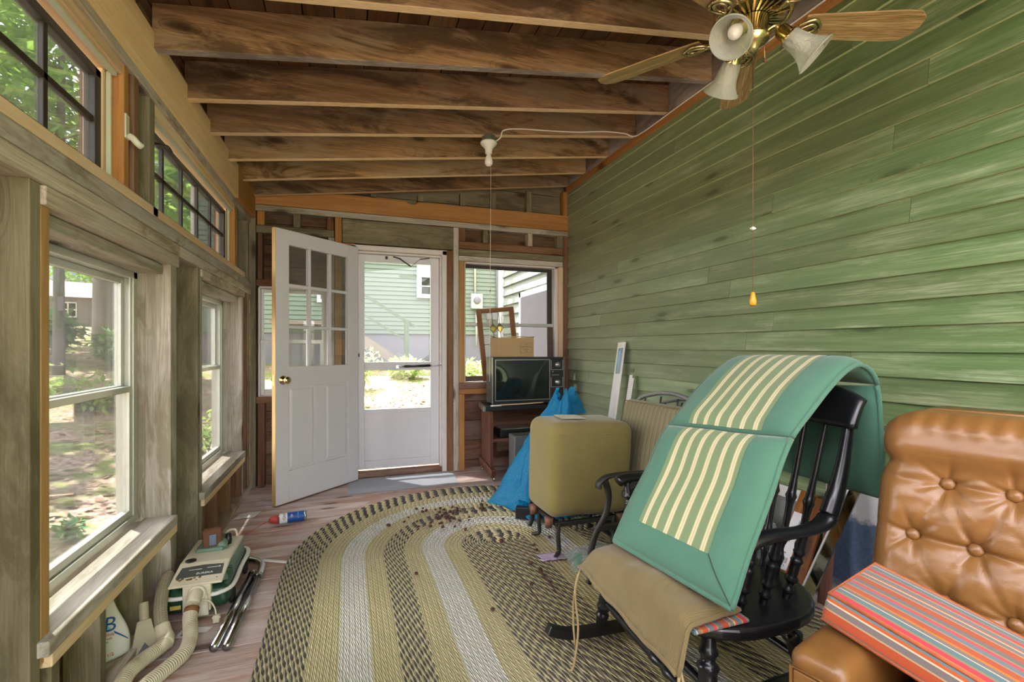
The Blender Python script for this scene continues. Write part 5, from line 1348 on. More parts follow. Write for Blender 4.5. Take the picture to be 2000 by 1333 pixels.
for (lbl, x0, x1, y0, y1, z0, z1, mt_) in (('flat blue carton on the rug behind the chair arm posts', 1.50, 1.66, 2.34, 2.44, .024, .075, 'bluebag'), ('dark tin tray beneath the ottoman', 1.50, 1.9, 2.5, 2.68, .024, .055, 'black')):
    single('carton' if 'carton' in lbl else 'tray', M[mt_], ((x0 + x1) / 2, (y0 + y1) / 2, z0), lbl, 'box' if 'carton' in lbl else 'tray', lambda m: m.box(x0, x1, y0, y1, z0, z1), bevel=.004)
pg = empty('printed_sheet', (1.52, 2.14, .03), 'white sheet with upside-down numbers by the chair posts', 'paper')
PGM = frame((-.75, .66, 0), (.40, .45, .80), (-.52, -.60, .60), (1.56, 2.22, .075))
part('sheet', M['paper'], pg, lambda m: m.box(-.08, .08, -.06, .06, 0, .001, 0, PGM))
text('printed_numbers', '20  60', .035, PGM @ Matrix.Rotation(PI, 4, 'Z') @ Matrix.Translation((-.0, .01, .0012)), M['ink'], pg)

# white boards leaning on the clapboards
wbd = empty('white_board', (1.95, 3.2, 0), 'tall white board with a taped blue leaflet leaning on the green wall', 'board')
WM = frame((.0, .985, .0) , (.23, .06, .97), (-1, 0, .24), (1.845, 3.12, .0))
WM = frame((-.05, -1, .06), (.215, .105, .97), (-1, .05, .22), (1.845, 3.20, 0))
part('plank', M['white_plastic'], wbd, lambda m: m.box(-.05, .05, .028, 1.24, 0, .018, 0, WM), bevel=.002)
lf = part('taped_leaflet', M['clearbag'], wbd, lambda m: m.box(-.025, .05, .98, 1.19, .0185, .0195, 0, WM))
part('leaflet_print', M['cyan_ink'], lf, lambda m: (m.box(-.01, .02, 1.06, 1.17, .0197, .0203, 0, WM), m.box(.0, .012, 1.0, 1.06, .0197, .0203, 0, WM)))
WP = frame((-.05, -1, .06), (.235, .11, .965), (-1, .05, .24), (1.86, 3.06, 0))
pf = empty('perforated_strip', (1.95, 3.06, 0), 'shorter white perforated strip leaning beside the tall white board', 'strip')
part('strip', M['white_plastic'], pf, lambda m: m.prism([(-.032, .028), (.032, .028), (.032, .96), (.005, .96), (.005, .985), (-.032, .985)], 0, .004, WP))
part('perforation', M['grey_metal'], pf, lambda m: [m.lathe([(.0035, 0), (0, .0003)], 6, WP @ Matrix.Translation((x, .42 + .016 * k, .0042))) for k in range(34) for x in (-.018, .0, .018)] and None)
# ================================================================== PATIO ARMCHAIR (two nested) beside the ottoman
def patio_chair(dx, dy, dz, label, cushion):
    r = empty('patio_armchair', (1.55 + dx, 2.4 + dy, 0), label, 'armchair', None)
    Y0, Y1 = 2.02 + dy, 2.80 + dy
    for yy in (Y0, Y1):
        def arm(m):
            P = spline([(1.78 + dx, yy, .50 + dz), (1.55 + dx, yy, .535 + dz), (1.33 + dx, yy, .545 + dz), (1.20 + dx, yy, .54 + dz), (1.15 + dx, yy, .515 + dz), (1.145 + dx, yy, .49 + dz)], 5)
            m.tube(P, [lerp(.015, .024, i / (len(P) - 1)) for i in range(len(P))], 10, flat=.55, up=(0, 0, 1))
        part('arm', M['black_metal'], r, arm)
        part('front_post', M['black_metal'], r, lambda m: m.tube(spline([(1.18 + dx, yy, .525 + dz), (1.20 + dx, yy, .45 + dz), (1.185 + dx, yy, .36 + dz), (1.13 + dx, yy, .27 + dz), (1.105 + dx, yy, .18 + dz), (1.11 + dx, yy, .09), (1.09 + dx, yy, .036)], 6), .0165, 10, flat=.7, up=(0, 1, 0)))
        part('rear_leg', M['black_metal'], r, lambda m: m.tube(spline([(1.76 + dx, yy, .52 + dz), (1.74 + dx, yy, .32 + dz), (1.78 + dx, yy, .12), (1.84 + dx, yy, .036)], 5), .015, 10))
        part('side_rail', M['black_metal'], r, lambda m: m.box(1.14 + dx, 1.75 + dx, yy - .012, yy + .012, .28 + dz, .31 + dz), bevel=.004)
    part('back_frame', M['grey_metal'], r, lambda m: m.tube(spline([(1.76 + dx, Y0 + .03, .30 + dz), (1.80 + dx, Y0 + .03, .60 + dz), (1.845 + dx, Y0 + .06, .80 + dz), (1.86 + dx, Y0 + .22, .865 + dz), (1.865 + dx, (Y0 + Y1) / 2, .885 + dz), (1.86 + dx, Y1 - .22, .865 + dz), (1.845 + dx, Y1 - .06, .80 + dz), (1.80 + dx, Y1 - .03, .60 + dz), (1.76 + dx, Y1 - .03, .30 + dz)], 6), .013, 10))
    part('back_slat', M['black_metal'], r, lambda m: [m.tube(spline([(1.765 + dx, y, .31 + dz), (1.81 + dx, y, .60 + dz), (1.855 + dx, y, .86 + dz)], 4), .006, 6) for y in [Y0 + .15 + .16 * k for k in range(4)]] and None)
    part('seat_sling', M['black_metal'], r, lambda m: m.box(1.56 + dx, 1.75 + dx, Y0 + (.10 if dx else .014), Y1 - .014, .285 + dz, .30 + dz), bevel=.004)
    return r
patio_chair(.0, .0, .0, 'black metal patio armchair with curved arms behind the ottoman', True)
patio_chair(.105, -.066, -.035, 'second black metal armchair nested close against the first', False)
bcu = empty('back_cushion', (1.7, 2.36, .33), 'olive ticking-striped back cushion standing in the patio armchair', 'cushion')
BCM = frame((.10, -1, .0), (.20, .02, .98), (-.98, -.10, .20), (1.70, 2.37, .585))
part('cushion_body', M['ticking'], bcu, lambda m: m.rbox(.27, .255, .052, .045, n=8, puff=(0, 0, .022), M=BCM))
part('piping', M['corduroy'], bcu, lambda m: m.tube([BCM @ V(p) for p in [(-.255, -.24, .05), (.255, -.24, .05), (.255, .24, .05), (-.255, .24, .05)]], .004, 6, closed=True))

# ================================================================== ROCKING CHAIR
rk = empty('rocking_chair', (1.15, 1.35, 0), 'black spindle-back rocking chair facing the windows', 'rocking chair')
SZ = .405
def seatp(m):
    pts = []
    for k in range(36):
        a = 2 * PI * k / 36
        ex = 1.13 + .285 * math.copysign(abs(math.cos(a)) ** .75, math.cos(a)); ey = 1.30 + .31 * math.copysign(abs(math.sin(a)) ** .8, math.sin(a))
        pts.append((ex, ey))
    m.prism(pts, SZ - .038, SZ, smooth=False)
part('seat', M['rocker'], rk, seatp, bevel=.014, seg=4)
def turned(m, a, b, r, beads=((.30, 1.35), (.36, .8), (.42, 1.3), (.7, 1.15)), n=14):
    a, b = V(a), V(b); d = b - a; L = d.length
    prof = []
    for i in range(41):
        t = i / 40; rr = r * (.78 + .35 * math.sin(PI * t) ** .8)
        for (p, k) in beads: rr *= 1 + (k - 1) * math.exp(-((t - p) / .025) ** 2)
        prof.append((rr, t * L))
    m.lathe(prof, n, look_frame(a, d))
LG = [((.955, 1.07, SZ - .03), (.905, 1.025, .062)), ((.975, 1.60, SZ - .03), (.945, 1.655, .062)), ((1.26, 1.10, SZ - .03), (1.335, 1.04, .075)), ((1.26, 1.575, SZ - .03), (1.335, 1.655, .075))]
for a, b in LG: part('leg', M['rocker'], rk, lambda m: turned(m, a, b, .023, ((.16, 1.25), (.22, .75), (.28, 1.3), (.72, 1.2), (.78, .8), (.84, 1.2))))
for (yy, y2) in ((1.025, 1.03), (1.655, 1.655)):
    part('rocker', M['rocker'], rk, lambda m: m.tube(spline([(.72, yy, .098), (.80, yy, .066), (.95, yy, .052), (1.15, yy, .050), (1.35, yy, .064), (1.55, yy, .105), (1.78, y2, .185)], 5), .026, 4, flat=1.0, twist=PI / 4, smooth=False), bevel=.004)
def lp_(i, t): return V(LG[i][0]).lerp(V(LG[i][1]), t)
part('stretcher', M['rocker'], rk, lambda m: turned(m, lp_(0, .45), lp_(1, .45), .0125)); part('stretcher', M['rocker'], rk, lambda m: turned(m, lp_(0, .66), lp_(1, .66), .0125))
part('stretcher', M['rocker'], rk, lambda m: turned(m, lp_(0, .62), lp_(2, .62), .0125)); part('stretcher', M['rocker'], rk, lambda m: turned(m, lp_(1, .62), lp_(3, .62), .0125)); part('stretcher', M['rocker'], rk, lambda m: turned(m, lp_(2, .5), lp_(3, .5), .0125))
CRZ, CRX = .92, 1.455
def crest(u, v, s):
    y = lerp(1.015, 1.715, u); z = CRZ + v * (.135 - .05 * (2 * u - 1) ** 4 * v) - .0
    return (CRX + .045 * v - .03 * (2 * u - 1) ** 2 + s * .011 + .03, y, z)
part('crest_rail', M['rocker'], rk, lambda m: m.shell(crest, 28, 8), bevel=0)
for yy in (1.045, 1.685):
    sgn = -1 if yy < 1.3 else 1
    part('back_post', M['rocker'], rk, lambda m: m.tube(spline([(1.475, yy, CRZ + .02), (1.45, yy, .83), (1.425, yy, .745), (1.40, yy, .69), (1.385, yy + .0, .66)], 6), [.013 + .012 * min(1, i / 16) for i in range(25)], 12, flat=1.15))
    part('arm', M['rocker'], rk, lambda m: m.tube(spline([(1.405, yy, .70), (1.385, yy, .655), (1.345, yy, .630), (1.27, yy, .622), (1.20, yy + sgn * .006, .626), (1.13, yy + sgn * .01, .628), (1.08, yy + sgn * .012, .624), (1.055, yy + sgn * .012, .615)], 6), [.026] * 7 + [lerp(.030, .022, i / 12) for i in range(13)] + [lerp(.022, .03, i / 22) for i in range(23)], 12, flat=.72, up=(0, 0, 1)))
    for k, (ax, bx_) in enumerate(((1.09, 1.08), (1.18, 1.17), (1.28, 1.26))):
        part('arm_post', M['rocker'], rk, lambda m: turned(m, (bx_, yy - sgn * .045, SZ - .01), (ax, yy + sgn * .006, .62), .0125, ((.18, 1.5), (.26, .7), (.34, 1.5), (.6, 1.3), (.66, .8), (.72, 1.3))))
for k in range(7):
    t = (k + .5) / 7
    ys = lerp(1.115, 1.575, t); yt = lerp(1.085, 1.645, t)
    part('spindle', M['rocker'], rk, lambda m: turned(m, (1.345 + .03 * math.sin(PI * t), ys, SZ - .01), (1.485 - .02 * (2 * t - 1) ** 2 + .01, yt, CRZ + .012), .0095, ((.12, 1.6), (.18, .8), (.24, 1.6), (.5, 1.7), (.56, 1.2)), 10))

# olive corduroy seat pad with ties, hanging over the front of the seat
sp_ = empty('seat_pad', (1.05, 1.36, SZ), 'olive corduroy seat pad with tie cords slumped over the rocker seat', 'cushion')
def pad(u, v, s):
    # u 0..1 from front overhang to back, v across the chair (near to far)
    y = lerp(1.045, 1.535, v) - .03 * (1 - u)
    x = .775 + .262 * u + .03 * (1 - v) * (1 - u) - .0 + .05 * v * u
    drop = .115 * (1 - sstep(0, .19, u)) * (.35 + .65 * (1 - v)) * 1.0
    w = (math.sin(PI * min(1, max(0, u))) ** .5) * (math.sin(PI * v) ** .5)
    z = SZ + .022 - drop + .004
    wr = .006 * noise.noise(V((u * 5, v * 9, 3))) + .004 * math.sin(v * 16 + u * 5) * (1 - u)
    return (x + .006 * noise.noise(V((v * 6, u * 3, 1))), y, z + wr + (s * .5 + .5) * (.052 * w + .010))
part('pad_body', M['corduroy'], sp_, lambda m: m.shell(pad, 30, 40, gfn=lambda u, v: (u * .36, v * .6 + u * .02, 0)))
def edge(v, u): p = V(pad(u, v, 1)); q = V(pad(u, v, -1)); return (p + q) / 2
part('piping', M['corduroy'], sp_, lambda m: m.tube([edge(i / 30, 0.0) + V((-.003, 0, 0)) for i in range(31)] , .0065, 7))
part('piping', M['corduroy'], sp_, lambda m: m.tube([edge(0.0, i / 20) + V((0, -.003, 0)) for i in range(21)], .0065, 7))
c1 = edge(1.0, .05); c2 = edge(0.0, .04)
part('tie_cord', M['rope'], sp_, lambda m: m.tube(spline([c1, c1 + V((-.03, .0, -.08)), c1 + V((-.032, .01, -.2)), c1 + V((-.028, .0, -.29))], 5), .004, 6))
part('tie_cord', M['rope'], sp_, lambda m: m.tube(spline([c1, c1 + V((-.035, -.01, -.08)), c1 + V((-.025, -.014, -.22)), c1 + V((-.04, -.01, -.345)), c1 + V((-.05, .0, -.37))], 5), .004, 6))
part('tie_cord', M['rope'], sp_, lambda m: (m.tube(spline([c2, c2 + V((-.012, -.01, -.05)), c2 + V((-.004, -.014, -.14)), c2 + V((-.01, -.01, -.22))], 5), .0045, 6), m.tube(spline([c2, c2 + V((.006, -.012, -.06)), c2 + V((.01, -.01, -.15)), c2 + V((.0, -.02, -.22))], 5), .0045, 6)))
single('braided_chair_pad', M['orange_stripe'], (1.15, 1.3, SZ), 'small multicoloured pad peeping from under the corduroy pad', 'cushion', lambda m: m.rbox(.095, .185, .006, .006, M=Matrix.Translation((.958, 1.205, SZ + .0068))))

# long green lounge cushion with cream striped field
lc = empty('lounge_cushion', (1.2, 1.25, .45), 'long green cushion with cream stripes draped over the rocking chair back', 'cushion')
CP = spline([(.866, 0, .506), (.948, 0, .626), (1.035, 0, .735), (1.105, 0, .835), (1.22, 0, .935), (1.33, 0, 1.02), (1.42, 0, 1.075), (1.49, 0, 1.098), (1.545, 0, 1.07), (1.567, 0, .98), (1.575, 0, .85), (1.58, 0, .69)], 8)
CL = [0.0]
for i in range(1, len(CP)): CL.append(CL[-1] + (CP[i] - CP[i - 1]).length)
def cpt(s):
    s = min(max(s, 0), CL[-1] - 1e-6)
    for i in range(1, len(CL)):
        if CL[i] >= s:
            t = (s - CL[i - 1]) / (CL[i] - CL[i - 1]); p = CP[i - 1].lerp(CP[i], t); d = (CP[min(i + 1, len(CP) - 1)] - CP[max(i - 2, 0)]).normalized(); return p, d
def cushion_panel(s0, s1, th, stripes):
    L = s1 - s0
    def yw(s, v):
        f = s / CL[-1]
        y0 = lerp(.968, 1.025, min(1, f * 1.5)); y1 = lerp(1.40, 1.52, min(1, f * 1.6))
        sk = -.0
        return lerp(y0, y1, v) + sk
    def P(u, v, sd):
        s = s0 + L * u; p, d = cpt(s); n = V((-d.z, 0, d.x))
        eu = max(0, min(1, min(u, 1 - u) * L / .06)); ev = max(0, min(1, min(v, 1 - v) * .46 / .06))
        t = th * (.16 + .84 * (math.sin(eu * PI / 2) ** .7) * (math.sin(ev * PI / 2) ** .7))
        w = .005 * noise.noise(V((s * 7, v * 4, 2)))
        k0 = max(0, 1 - s / .46); k1 = max(0, 1 - abs(s - .46) / .46)
        q = p + V(((1 - v) * (.085 * k0 + .05 * k1), 0, (1 - v) * (-.022 * k0 + .035 * k1))) + n * (sd * t * .5 + w + th * .3)
        sag = -.012 * math.sin(PI * v) * (1 - u) if s0 > .9 else 0
        return (q.x, yw(s, v), q.z + sag)
    return P
def add_panel(name, s0, s1, th, label=None, border=.085, cut0=True, cut1=True):
    P = cushion_panel(s0, s1, th, True)
    b = part(name, M['green_fab'], lc, lambda m: m.shell(P, 26, 26))
    for vv in (0.0, 1.0): part('flange', M['green_fab'], b, lambda m: m.tube([V(P(i / 24, vv, 0)) for i in range(25)], .0075, 8))
    return b, P
b1, P1 = add_panel('front_panel', 0, .452, .05)
b2, P2 = add_panel('back_panel', .457, .965, .05)
b3, P3 = add_panel('tail_panel', .97, CL[-1], .04)
part('flange', M['green_fab'], b1, lambda m: m.tube([V(P1(0, i / 24, 0)) for i in range(25)], .0085, 8))
def field(P, u0, u1):
    W_ = .282
    def f(u, v):
        uu = lerp(u0, u1, u); vv = lerp(.20, .80, v)
        a = V(P(uu, vv, 1)); b = V(P(uu, vv, -1)); return a + (a - b).normalized() * .0012
    return (lambda m: m.grid(f, 24, 40, gfn=lambda u, v: (u, v * W_ - .0, 0)))
part('striped_field', M['sage_stripe'], b1, field(P1, .20, .985), label='cream striped field')
part('striped_field', M['sage_stripe'], b2, field(P2, .012, .93), label='cream striped field')
part('mitre_seam', M['ink'], b1, lambda m: m.tube([V(P1(lerp(.20, .0, t / 10), lerp(.20, .0, t / 10), 1)) + V((-.001, 0, .001)) for t in range(11)], .0012, 5))
single('care_label', M['paper'], (1.02, 1.06, SZ + .02), 'white cloth care label on the black rocker seat', 'label', lambda m: m.box(.985, 1.03, 1.035, 1.06, SZ + .0005, SZ + .002))

# ================================================================== THINGS LEANING ON THE GREEN WALL
fr_ = empty('picture_frame', (2.05, 1.9, 0), 'white framed grey picture leaning low behind the rocking chair', 'picture')
FM = frame((.0, -1, 0), (.17, 0, .985), (-.985, 0, .17), (2.03, 2.10, 0))
part('frame', M['white_plastic'], fr_, lambda m: (m.box(0, .42, .415, .47, 0, .02, 0, FM), m.box(0, .42, 0, .05, 0, .02, 0, FM), m.box(0, .05, .05, .415, 0, .02, 0, FM), m.box(.375, .42, .05, .415, 0, .02, 0, FM)), bevel=.003)
part('picture_sheet', M['grey_metal'], fr_, lambda m: m.box(.05, .375, .05, .415, .004, .008, 0, FM))
pkg = empty('wrapped_parcel', (1.86, 1.9, 0), 'clear wrapped dark parcel on the floor before the white picture frame', 'parcel')
part('contents', M['black'], pkg, lambda m: m.box(1.79, 1.93, 1.735, 1.905, .028, .30), bevel=.01)
part('film', M['clearbag'], pkg, lambda m: m.rbox(.085, .10, .15, .02, n=8, M=Matrix.Translation((1.86, 1.82, .182)), fn=lambda q: (q.x + .008 * noise.noise(q * 22), q.y + .008 * noise.noise(q * 20), q.z + .008 * noise.noise(q * 21))))
def oakb(x0, yb, yt, w, h, label, lean=.26, t=.016, mat='oakboard'):
    o = empty('oak_board', (x0, yb, 0), label, 'board')
    Bm = frame((.0, -1, 0), (lean, (yt - yb), h), (-h, 0, lean), (x0, yb, .002))
    L = math.hypot(lean, h)
    part('plank', M[mat], o, lambda m: m.box(-w / 2, w / 2, .028, L, 0, t, 0, Bm), bevel=.002)
    return o, Bm
o1, B1 = oakb(1.82, 1.66, 1.66, .075, .47, 'short oak flooring board with a long barcode label')
oakb(1.86, 1.582, 1.59, .06, .46, 'short oak flooring board beside the labelled one', .22)
lbp = part('barcode_label', M['paper'], o1, lambda m: m.box(-.03, .036, .16, .43, .0165, .0172, 0, B1))
part('barcode', M['ink'], lbp, lambda m: [m.box(-.022 + .0032 * k, -.022 + .0032 * k + R.choice((.001, .0018)), .19, .215, .0173, .0177, 0, B1) for k in range(15)] and None)
part('barcode', M['ink'], lbp, lambda m: [m.box(.012, .026, .34 + .0032 * k, .34 + .0032 * k + R.choice((.001, .0018)), .0173, .0177, 0, B1) for k in range(18)] and None)
for k, (zz, bd) in enumerate(((.235, 'OAK'), (.178, '04 0217 8'), (.29, '3/4'))): text('label_print', bd, .011, B1 @ Matrix.Translation((-.004, zz, .0174)), M['ink'], lbp)
oakb(1.99, 1.522, 1.522, .05, .60, 'darker walnut board standing behind the mirror strip', .07, mat='cartwood')
mir = empty('mirror_strip', (1.77, 1.46, 0), 'narrow mirror strip leaning on the green wall beside the leather chair', 'mirror')
MMm = frame((-.10, -1, .02), (.345, -.02, .545), (-.545, .06, .345), (1.742, 1.487, .026))
ML = .86
part('mirror_glass', M['mirror'], mir, lambda m: m.box(0, .052, 0, .655, 0, .006, 0, MMm), bevel=.0)
part('bright_edge', M['white_plastic'], mir, lambda m: (m.box(-.005, .0, 0, .655, -.002, .010, 0, MMm), m.box(-.005, .052, -.005, .0, -.002, .010, 0, MMm)), label='bright polished edge')
pa = empty('painting', (2.0, 1.3, 0), 'blue and pale abstract canvas leaning behind the leather chair', 'painting')
PM = frame((0, -1, 0), (.03, 0, .9995), (-.9995, 0, .03), (2.108, 1.60, .002))
part('canvas', M['painting'], pa, lambda m: m.grid(lambda u, v: PM @ V((u * .62, v * .66, .02)), 8, 8, gfn=lambda u, v: (u * .62, 0, v * .66)))
part('stretcher_bar', M['tan'], pa, lambda m: (m.box(0, .62, 0, .03, 0, .018, 0, PM), m.box(0, .62, .63, .66, 0, .018, 0, PM), m.box(0, .03, .03, .63, 0, .018, 0, PM), m.box(.59, .62, .03, .63, 0, .018, 0, PM)), bevel=.001)

# ================================================================== LEATHER ARMCHAIR
A_ = V((.966, .258, 0)); L_ = V((.258, -.966, 0)); O_ = V((.885, .762, 0))
CHM = frame(A_, L_, (0, 0, 1), O_)
CHM = Matrix.Identity(4)
for r_ in range(3):
    CHM[r_][0] = A_[r_]; CHM[r_][1] = L_[r_]
CHM.translation = O_
ch_ = empty('leather_armchair', (1.15, .5, 0), 'brown buttoned leather armchair at the edge of the rug', 'armchair')
AZ = .535
def armf(l0): return lambda m: m.rbox(.27, .056, .17, .03, n=6, puff=(0, .004, .006), M=CHM @ Matrix.Translation((.27, l0 + .056, AZ - .17)))
part('arm', M['leather'], ch_, armf(0.0)); part('arm', M['leather'], ch_, armf(.66))
for l0 in (0.0, .66):
    ap = part('arm_panel', M['leather'], ch_, lambda m: m.rbox(.004, .040, .145, .004, n=4, puff=(.006, 0, 0), M=CHM @ Matrix.Translation((-.004, l0 + .056, AZ - .185))))
    part('panel_piping', M['leather'], ap, lambda m: m.tube([CHM @ V(p) for p in ((-.006, l0 + .013, AZ - .035), (-.006, l0 + .099, AZ - .035), (-.006, l0 + .099, AZ - .33), (-.006, l0 + .013, AZ - .33))], .0045, 7, closed=True))
    part('recline_tab', M['leather'], ap, lambda m: m.rbox(.006, .018, .03, .004, n=3, M=CHM @ Matrix.Translation((-.012, l0 + .06, AZ - .115))))
part('seat_cushion', M['leather'], ch_, lambda m: m.rbox(.27, .27, .075, .05, n=8, puff=(0, 0, .02), M=CHM @ Matrix.Translation((.26, .386, .345))))
part('base', M['leather'], ch_, lambda m: m.rbox(.27, .27, .10, .02, n=4, M=CHM @ Matrix.Translation((.28, .386, .165))))
for (a, l) in ((.06, .06), (.06, .70), (.5, .06), (.5, .70)): part('foot', M['cartwood'], ch_, lambda m: m.lathe([(.018, .026), (.024, .07)], 12, CHM @ Matrix.Translation((a, l, 0))))
BUT = []
for (zz, l0) in ((.83, .142), (.695, .0835), (.565, .155), (.44, .09)):
    for k in range(6): BUT.append((l0 + .117 * k, zz))
WB, LB0 = .775, -.005
def backf(u, v, s):
    l = LB0 + WB * u; z = .36 + (1.0 - .36) * v
    # rounded outline at the top corners
    e = min(u, 1 - u) * WB
    topdrop = .05 * max(0, 1 - e / .09) ** 2
    z -= topdrop * sstep(.8, 1, v)
    notch = .016 * math.exp(-((z - .862) / .022) ** 2)
    l += (notch if u < .5 else -notch) * max(0, 1 - e / .10)
    a = .425 + .27 * (z - .36) * 1.0
    edge_ = (1 - max(0, 1 - e / .07) ** 2.2) ** .5 * (1 - max(0, 1 - min(1.02 - v, v + .1) * .64 / .06) ** 2.2) ** .5
    if s < 0: return CHM @ V((a + .14 + .03 * edge_ - .0, l, z))
    th = .075 * edge_
    roll = .018 * sstep(.85, .92, z) * edge_ * (1 if z < .99 else .9) - .006 * math.exp(-((z - .868) / .02) ** 2) * edge_
    d = 0
    if z < .905:
        for (bl, bz) in BUT:
            q = math.hypot(l - bl, z - bz)
            if q < .09:
                d -= .028 * math.exp(-(q / .03) ** 1.3)
                ang = math.atan2(z - bz, l - bl)
                d -= .006 * math.exp(-(q / .055) ** 2) * max(0, math.sin(ang * 6 + bl * 40)) ** 2
        for i in range(len(BUT)):
            for j in range(i + 1, len(BUT)):
                x1, z1 = BUT[i]; x2, z2 = BUT[j]
                dd_ = math.hypot(x2 - x1, z2 - z1)
                if dd_ < .165:
                    t = ((l - x1) * (x2 - x1) + (z - z1) * (z2 - z1)) / dd_ ** 2
                    if 0 <= t <= 1:
                        pd = abs((l - x1) * (z2 - z1) - (z - z1) * (x2 - x1)) / dd_
                        k = .008 if abs(z2 - z1) < .03 else .0035
                        d -= k * math.exp(-(pd / .009) ** 1.6)
        # pulled pleats running to the side seam
        if l < .16:
            for bz in (.83, .695, .565): d -= .006 * math.exp(-((z - bz - .02 * math.sin(l * 30)) / .010) ** 2) * sstep(.16, .07, l) if False else .005 * math.exp(-((z - bz) / .012) ** 2) * (1 - sstep(.03, .17, l))
    wr = .0035 * noise.noise(V((l * 9, z * 26, 1))) * edge_ + .003 * math.sin(l * 150) * sstep(.93, .99, z)
    return CHM @ V((a - th - roll - d + wr * .8, l, z))
part('tufted_back', M['leather'], ch_, lambda m: m.shell(backf, 170, 150))
part('piping', M['leather'], ch_, lambda m: m.tube([CHM @ V((.425 + .27 * (z - .36) + .035, LB0 - .002 + n_, z)) for (z, n_) in [(.40, 0), (.55, -.004), (.70, -.002), (.80, .004), (.862, .016), (.90, .006), (.945, .006), (.97, .022), (.985, .05), (.997, .09), (.999, .2), (.999, .4)]], .0055, 8))
for (bl, bz) in BUT:
    if bz < .5: continue
    part('button', M['leather'], ch_, lambda m: m.lathe([(.0145, -.006), (.015, 0), (.013, .005), (.007, .008), (0, .009)], 18, CHM @ look_frame((.425 + .27 * (bz - .36) - .075 + .026, bl, bz), (-1, 0, .28))))
# striped box cushion
sc_ = empty('striped_cushion', (1.1, .6, .5), 'orange and grey striped box cushion tilted across the leather chair', 'cushion')
ta = math.atan(-.225)
SM2 = CHM @ Matrix.Translation((.105, .035, .634)) @ Matrix.Rotation(ta, 4, 'X')
part('cushion_body', M['orange_stripe'], sc_, lambda m: m.rbox(.13, .26, .034, .012, n=8, puff=(0, 0, .008), M=SM2 @ Matrix.Translation((.13, .26, -.036))) and m.__setattr__('g', [(g[0] + (.034 - g[2]) * (1 if g[0] > 0 else -1), g[1], g[2]) for g in m.g]))
part('piping', M['cushion_cord'], sc_, lambda m: (m.tube([SM2 @ V(p) for p in ((.004, .004, -.004), (.256, .004, -.004), (.256, .516, -.004), (.004, .516, -.004))], .0045, 7, closed=True), m.tube([SM2 @ V(p) for p in ((.004, .004, -.068), (.256, .004, -.068), (.256, .516, -.068), (.004, .516, -.068))], .0045, 7, closed=True)))
# ================================================================== CEILING FAN
FC = V((1.36, 1.31, 0)); FZ = 2.30
fan = empty('ceiling_fan', (FC.x, FC.y, FZ), 'brass ceiling fan with oak blades and three frosted glass shades', 'ceiling fan')
def FT(z): return Matrix.Translation((FC.x, FC.y, z))
part('downrod', M['brass'], fan, lambda m: m.lathe([(.012, 2.46), (.012, 2.69)], 14, FT(0)))
part('canopy', M['brass'], fan, lambda m: m.lathe([(.02, 2.60), (.05, 2.63), (.065, 2.67), (.065, 2.69)], 24, FT(0)))
part('motor_housing', M['goldmetal'], fan, lambda m: m.lathe([(.05, 2.47), (.10, 2.455), (.125, 2.42), (.128, 2.375), (.118, 2.345), (.10, 2.338)], 36, FT(0)))
part('motor_vent', M['black'], fan, lambda m: m.lathe([(.118, 2.337), (.03, 2.336)], 36, FT(0), caps=False))
part('vent_rib', M['goldmetal'], fan, lambda m: [m.beam((FC.x + .055 * math.cos(a), FC.y + .055 * math.sin(a), 2.333), (FC.x + .115 * math.cos(a), FC.y + .115 * math.sin(a), 2.335), .007, .006) for a in [2 * PI * k / 30 for k in range(30)]] and m.tube([(FC.x + .122 * math.cos(a), FC.y + .122 * math.sin(a), 2.337) for a in [2 * PI * k / 48 for k in range(48)]], .008, 8, closed=True))
part('switch_cup', M['brass'], fan, lambda m: m.lathe([(.052, 2.335), (.055, 2.325), (.05, 2.28), (.055, 2.272), (.055, 2.255), (.03, 2.245), (.02, 2.225), (.008, 2.215), (0, 2.213)], 28, FT(0)))
tips = [math.atan2(1.596 * 1.15 - 1.31, .896 * 1.15 - 1.36), 0]
base = math.radians(124)
for k in range(5):
    a = base - k * 2 * PI / 5
    d = V((math.cos(a), math.sin(a), 0)); n = V((-d.y, d.x, 0))
    pitch = math.radians(12); wv = (n * math.cos(pitch) - V((0, 0, 1)) * math.sin(pitch)); up = d.cross(wv)
    BMx = frame(d, wv, up, (FC.x, FC.y, FZ + .005))
    pts = [(.17, -.045), (.19, -.05), (.50, -.064), (.555, -.060), (.585, -.036), (.592, 0), (.585, .036), (.555, .060), (.50, .064), (.19, .05), (.17, .045)]
    bl = part('blade', M['fanblade'], fan, lambda m: m.prism(pts, 0, .006, BMx), bevel=.002)
    def iron(m):
        m.tube(spline([BMx @ V((.085, 0, .012)), BMx @ V((.12, 0, -.012)), BMx @ V((.155, 0, -.010))], 4), .008, 8)
        for sg in (-1, 1):
            m.tube(spline([BMx @ V((.15, 0, -.010)), BMx @ V((.165, sg * .022, -.008)), BMx @ V((.20, sg * .036, -.006)), BMx @ V((.228, sg * .018, -.006)), BMx @ V((.235, 0, -.006))], 5), .0055, 7)
            m.tube(spline([BMx @ V((.16, 0, -.012)), BMx @ V((.185, sg * .014, -.009)), BMx @ V((.21, sg * .012, -.007)), BMx @ V((.222, sg * -.006, -.007)), BMx @ V((.20, sg * -.02, -.008)), BMx @ V((.175, sg * -.008, -.01))], 4), .0045, 7)
    part('blade_iron', M['goldmetal'], bl, iron)
Rv = V((.944, -.329, 0)); Fv = V((.329, .944, 0))
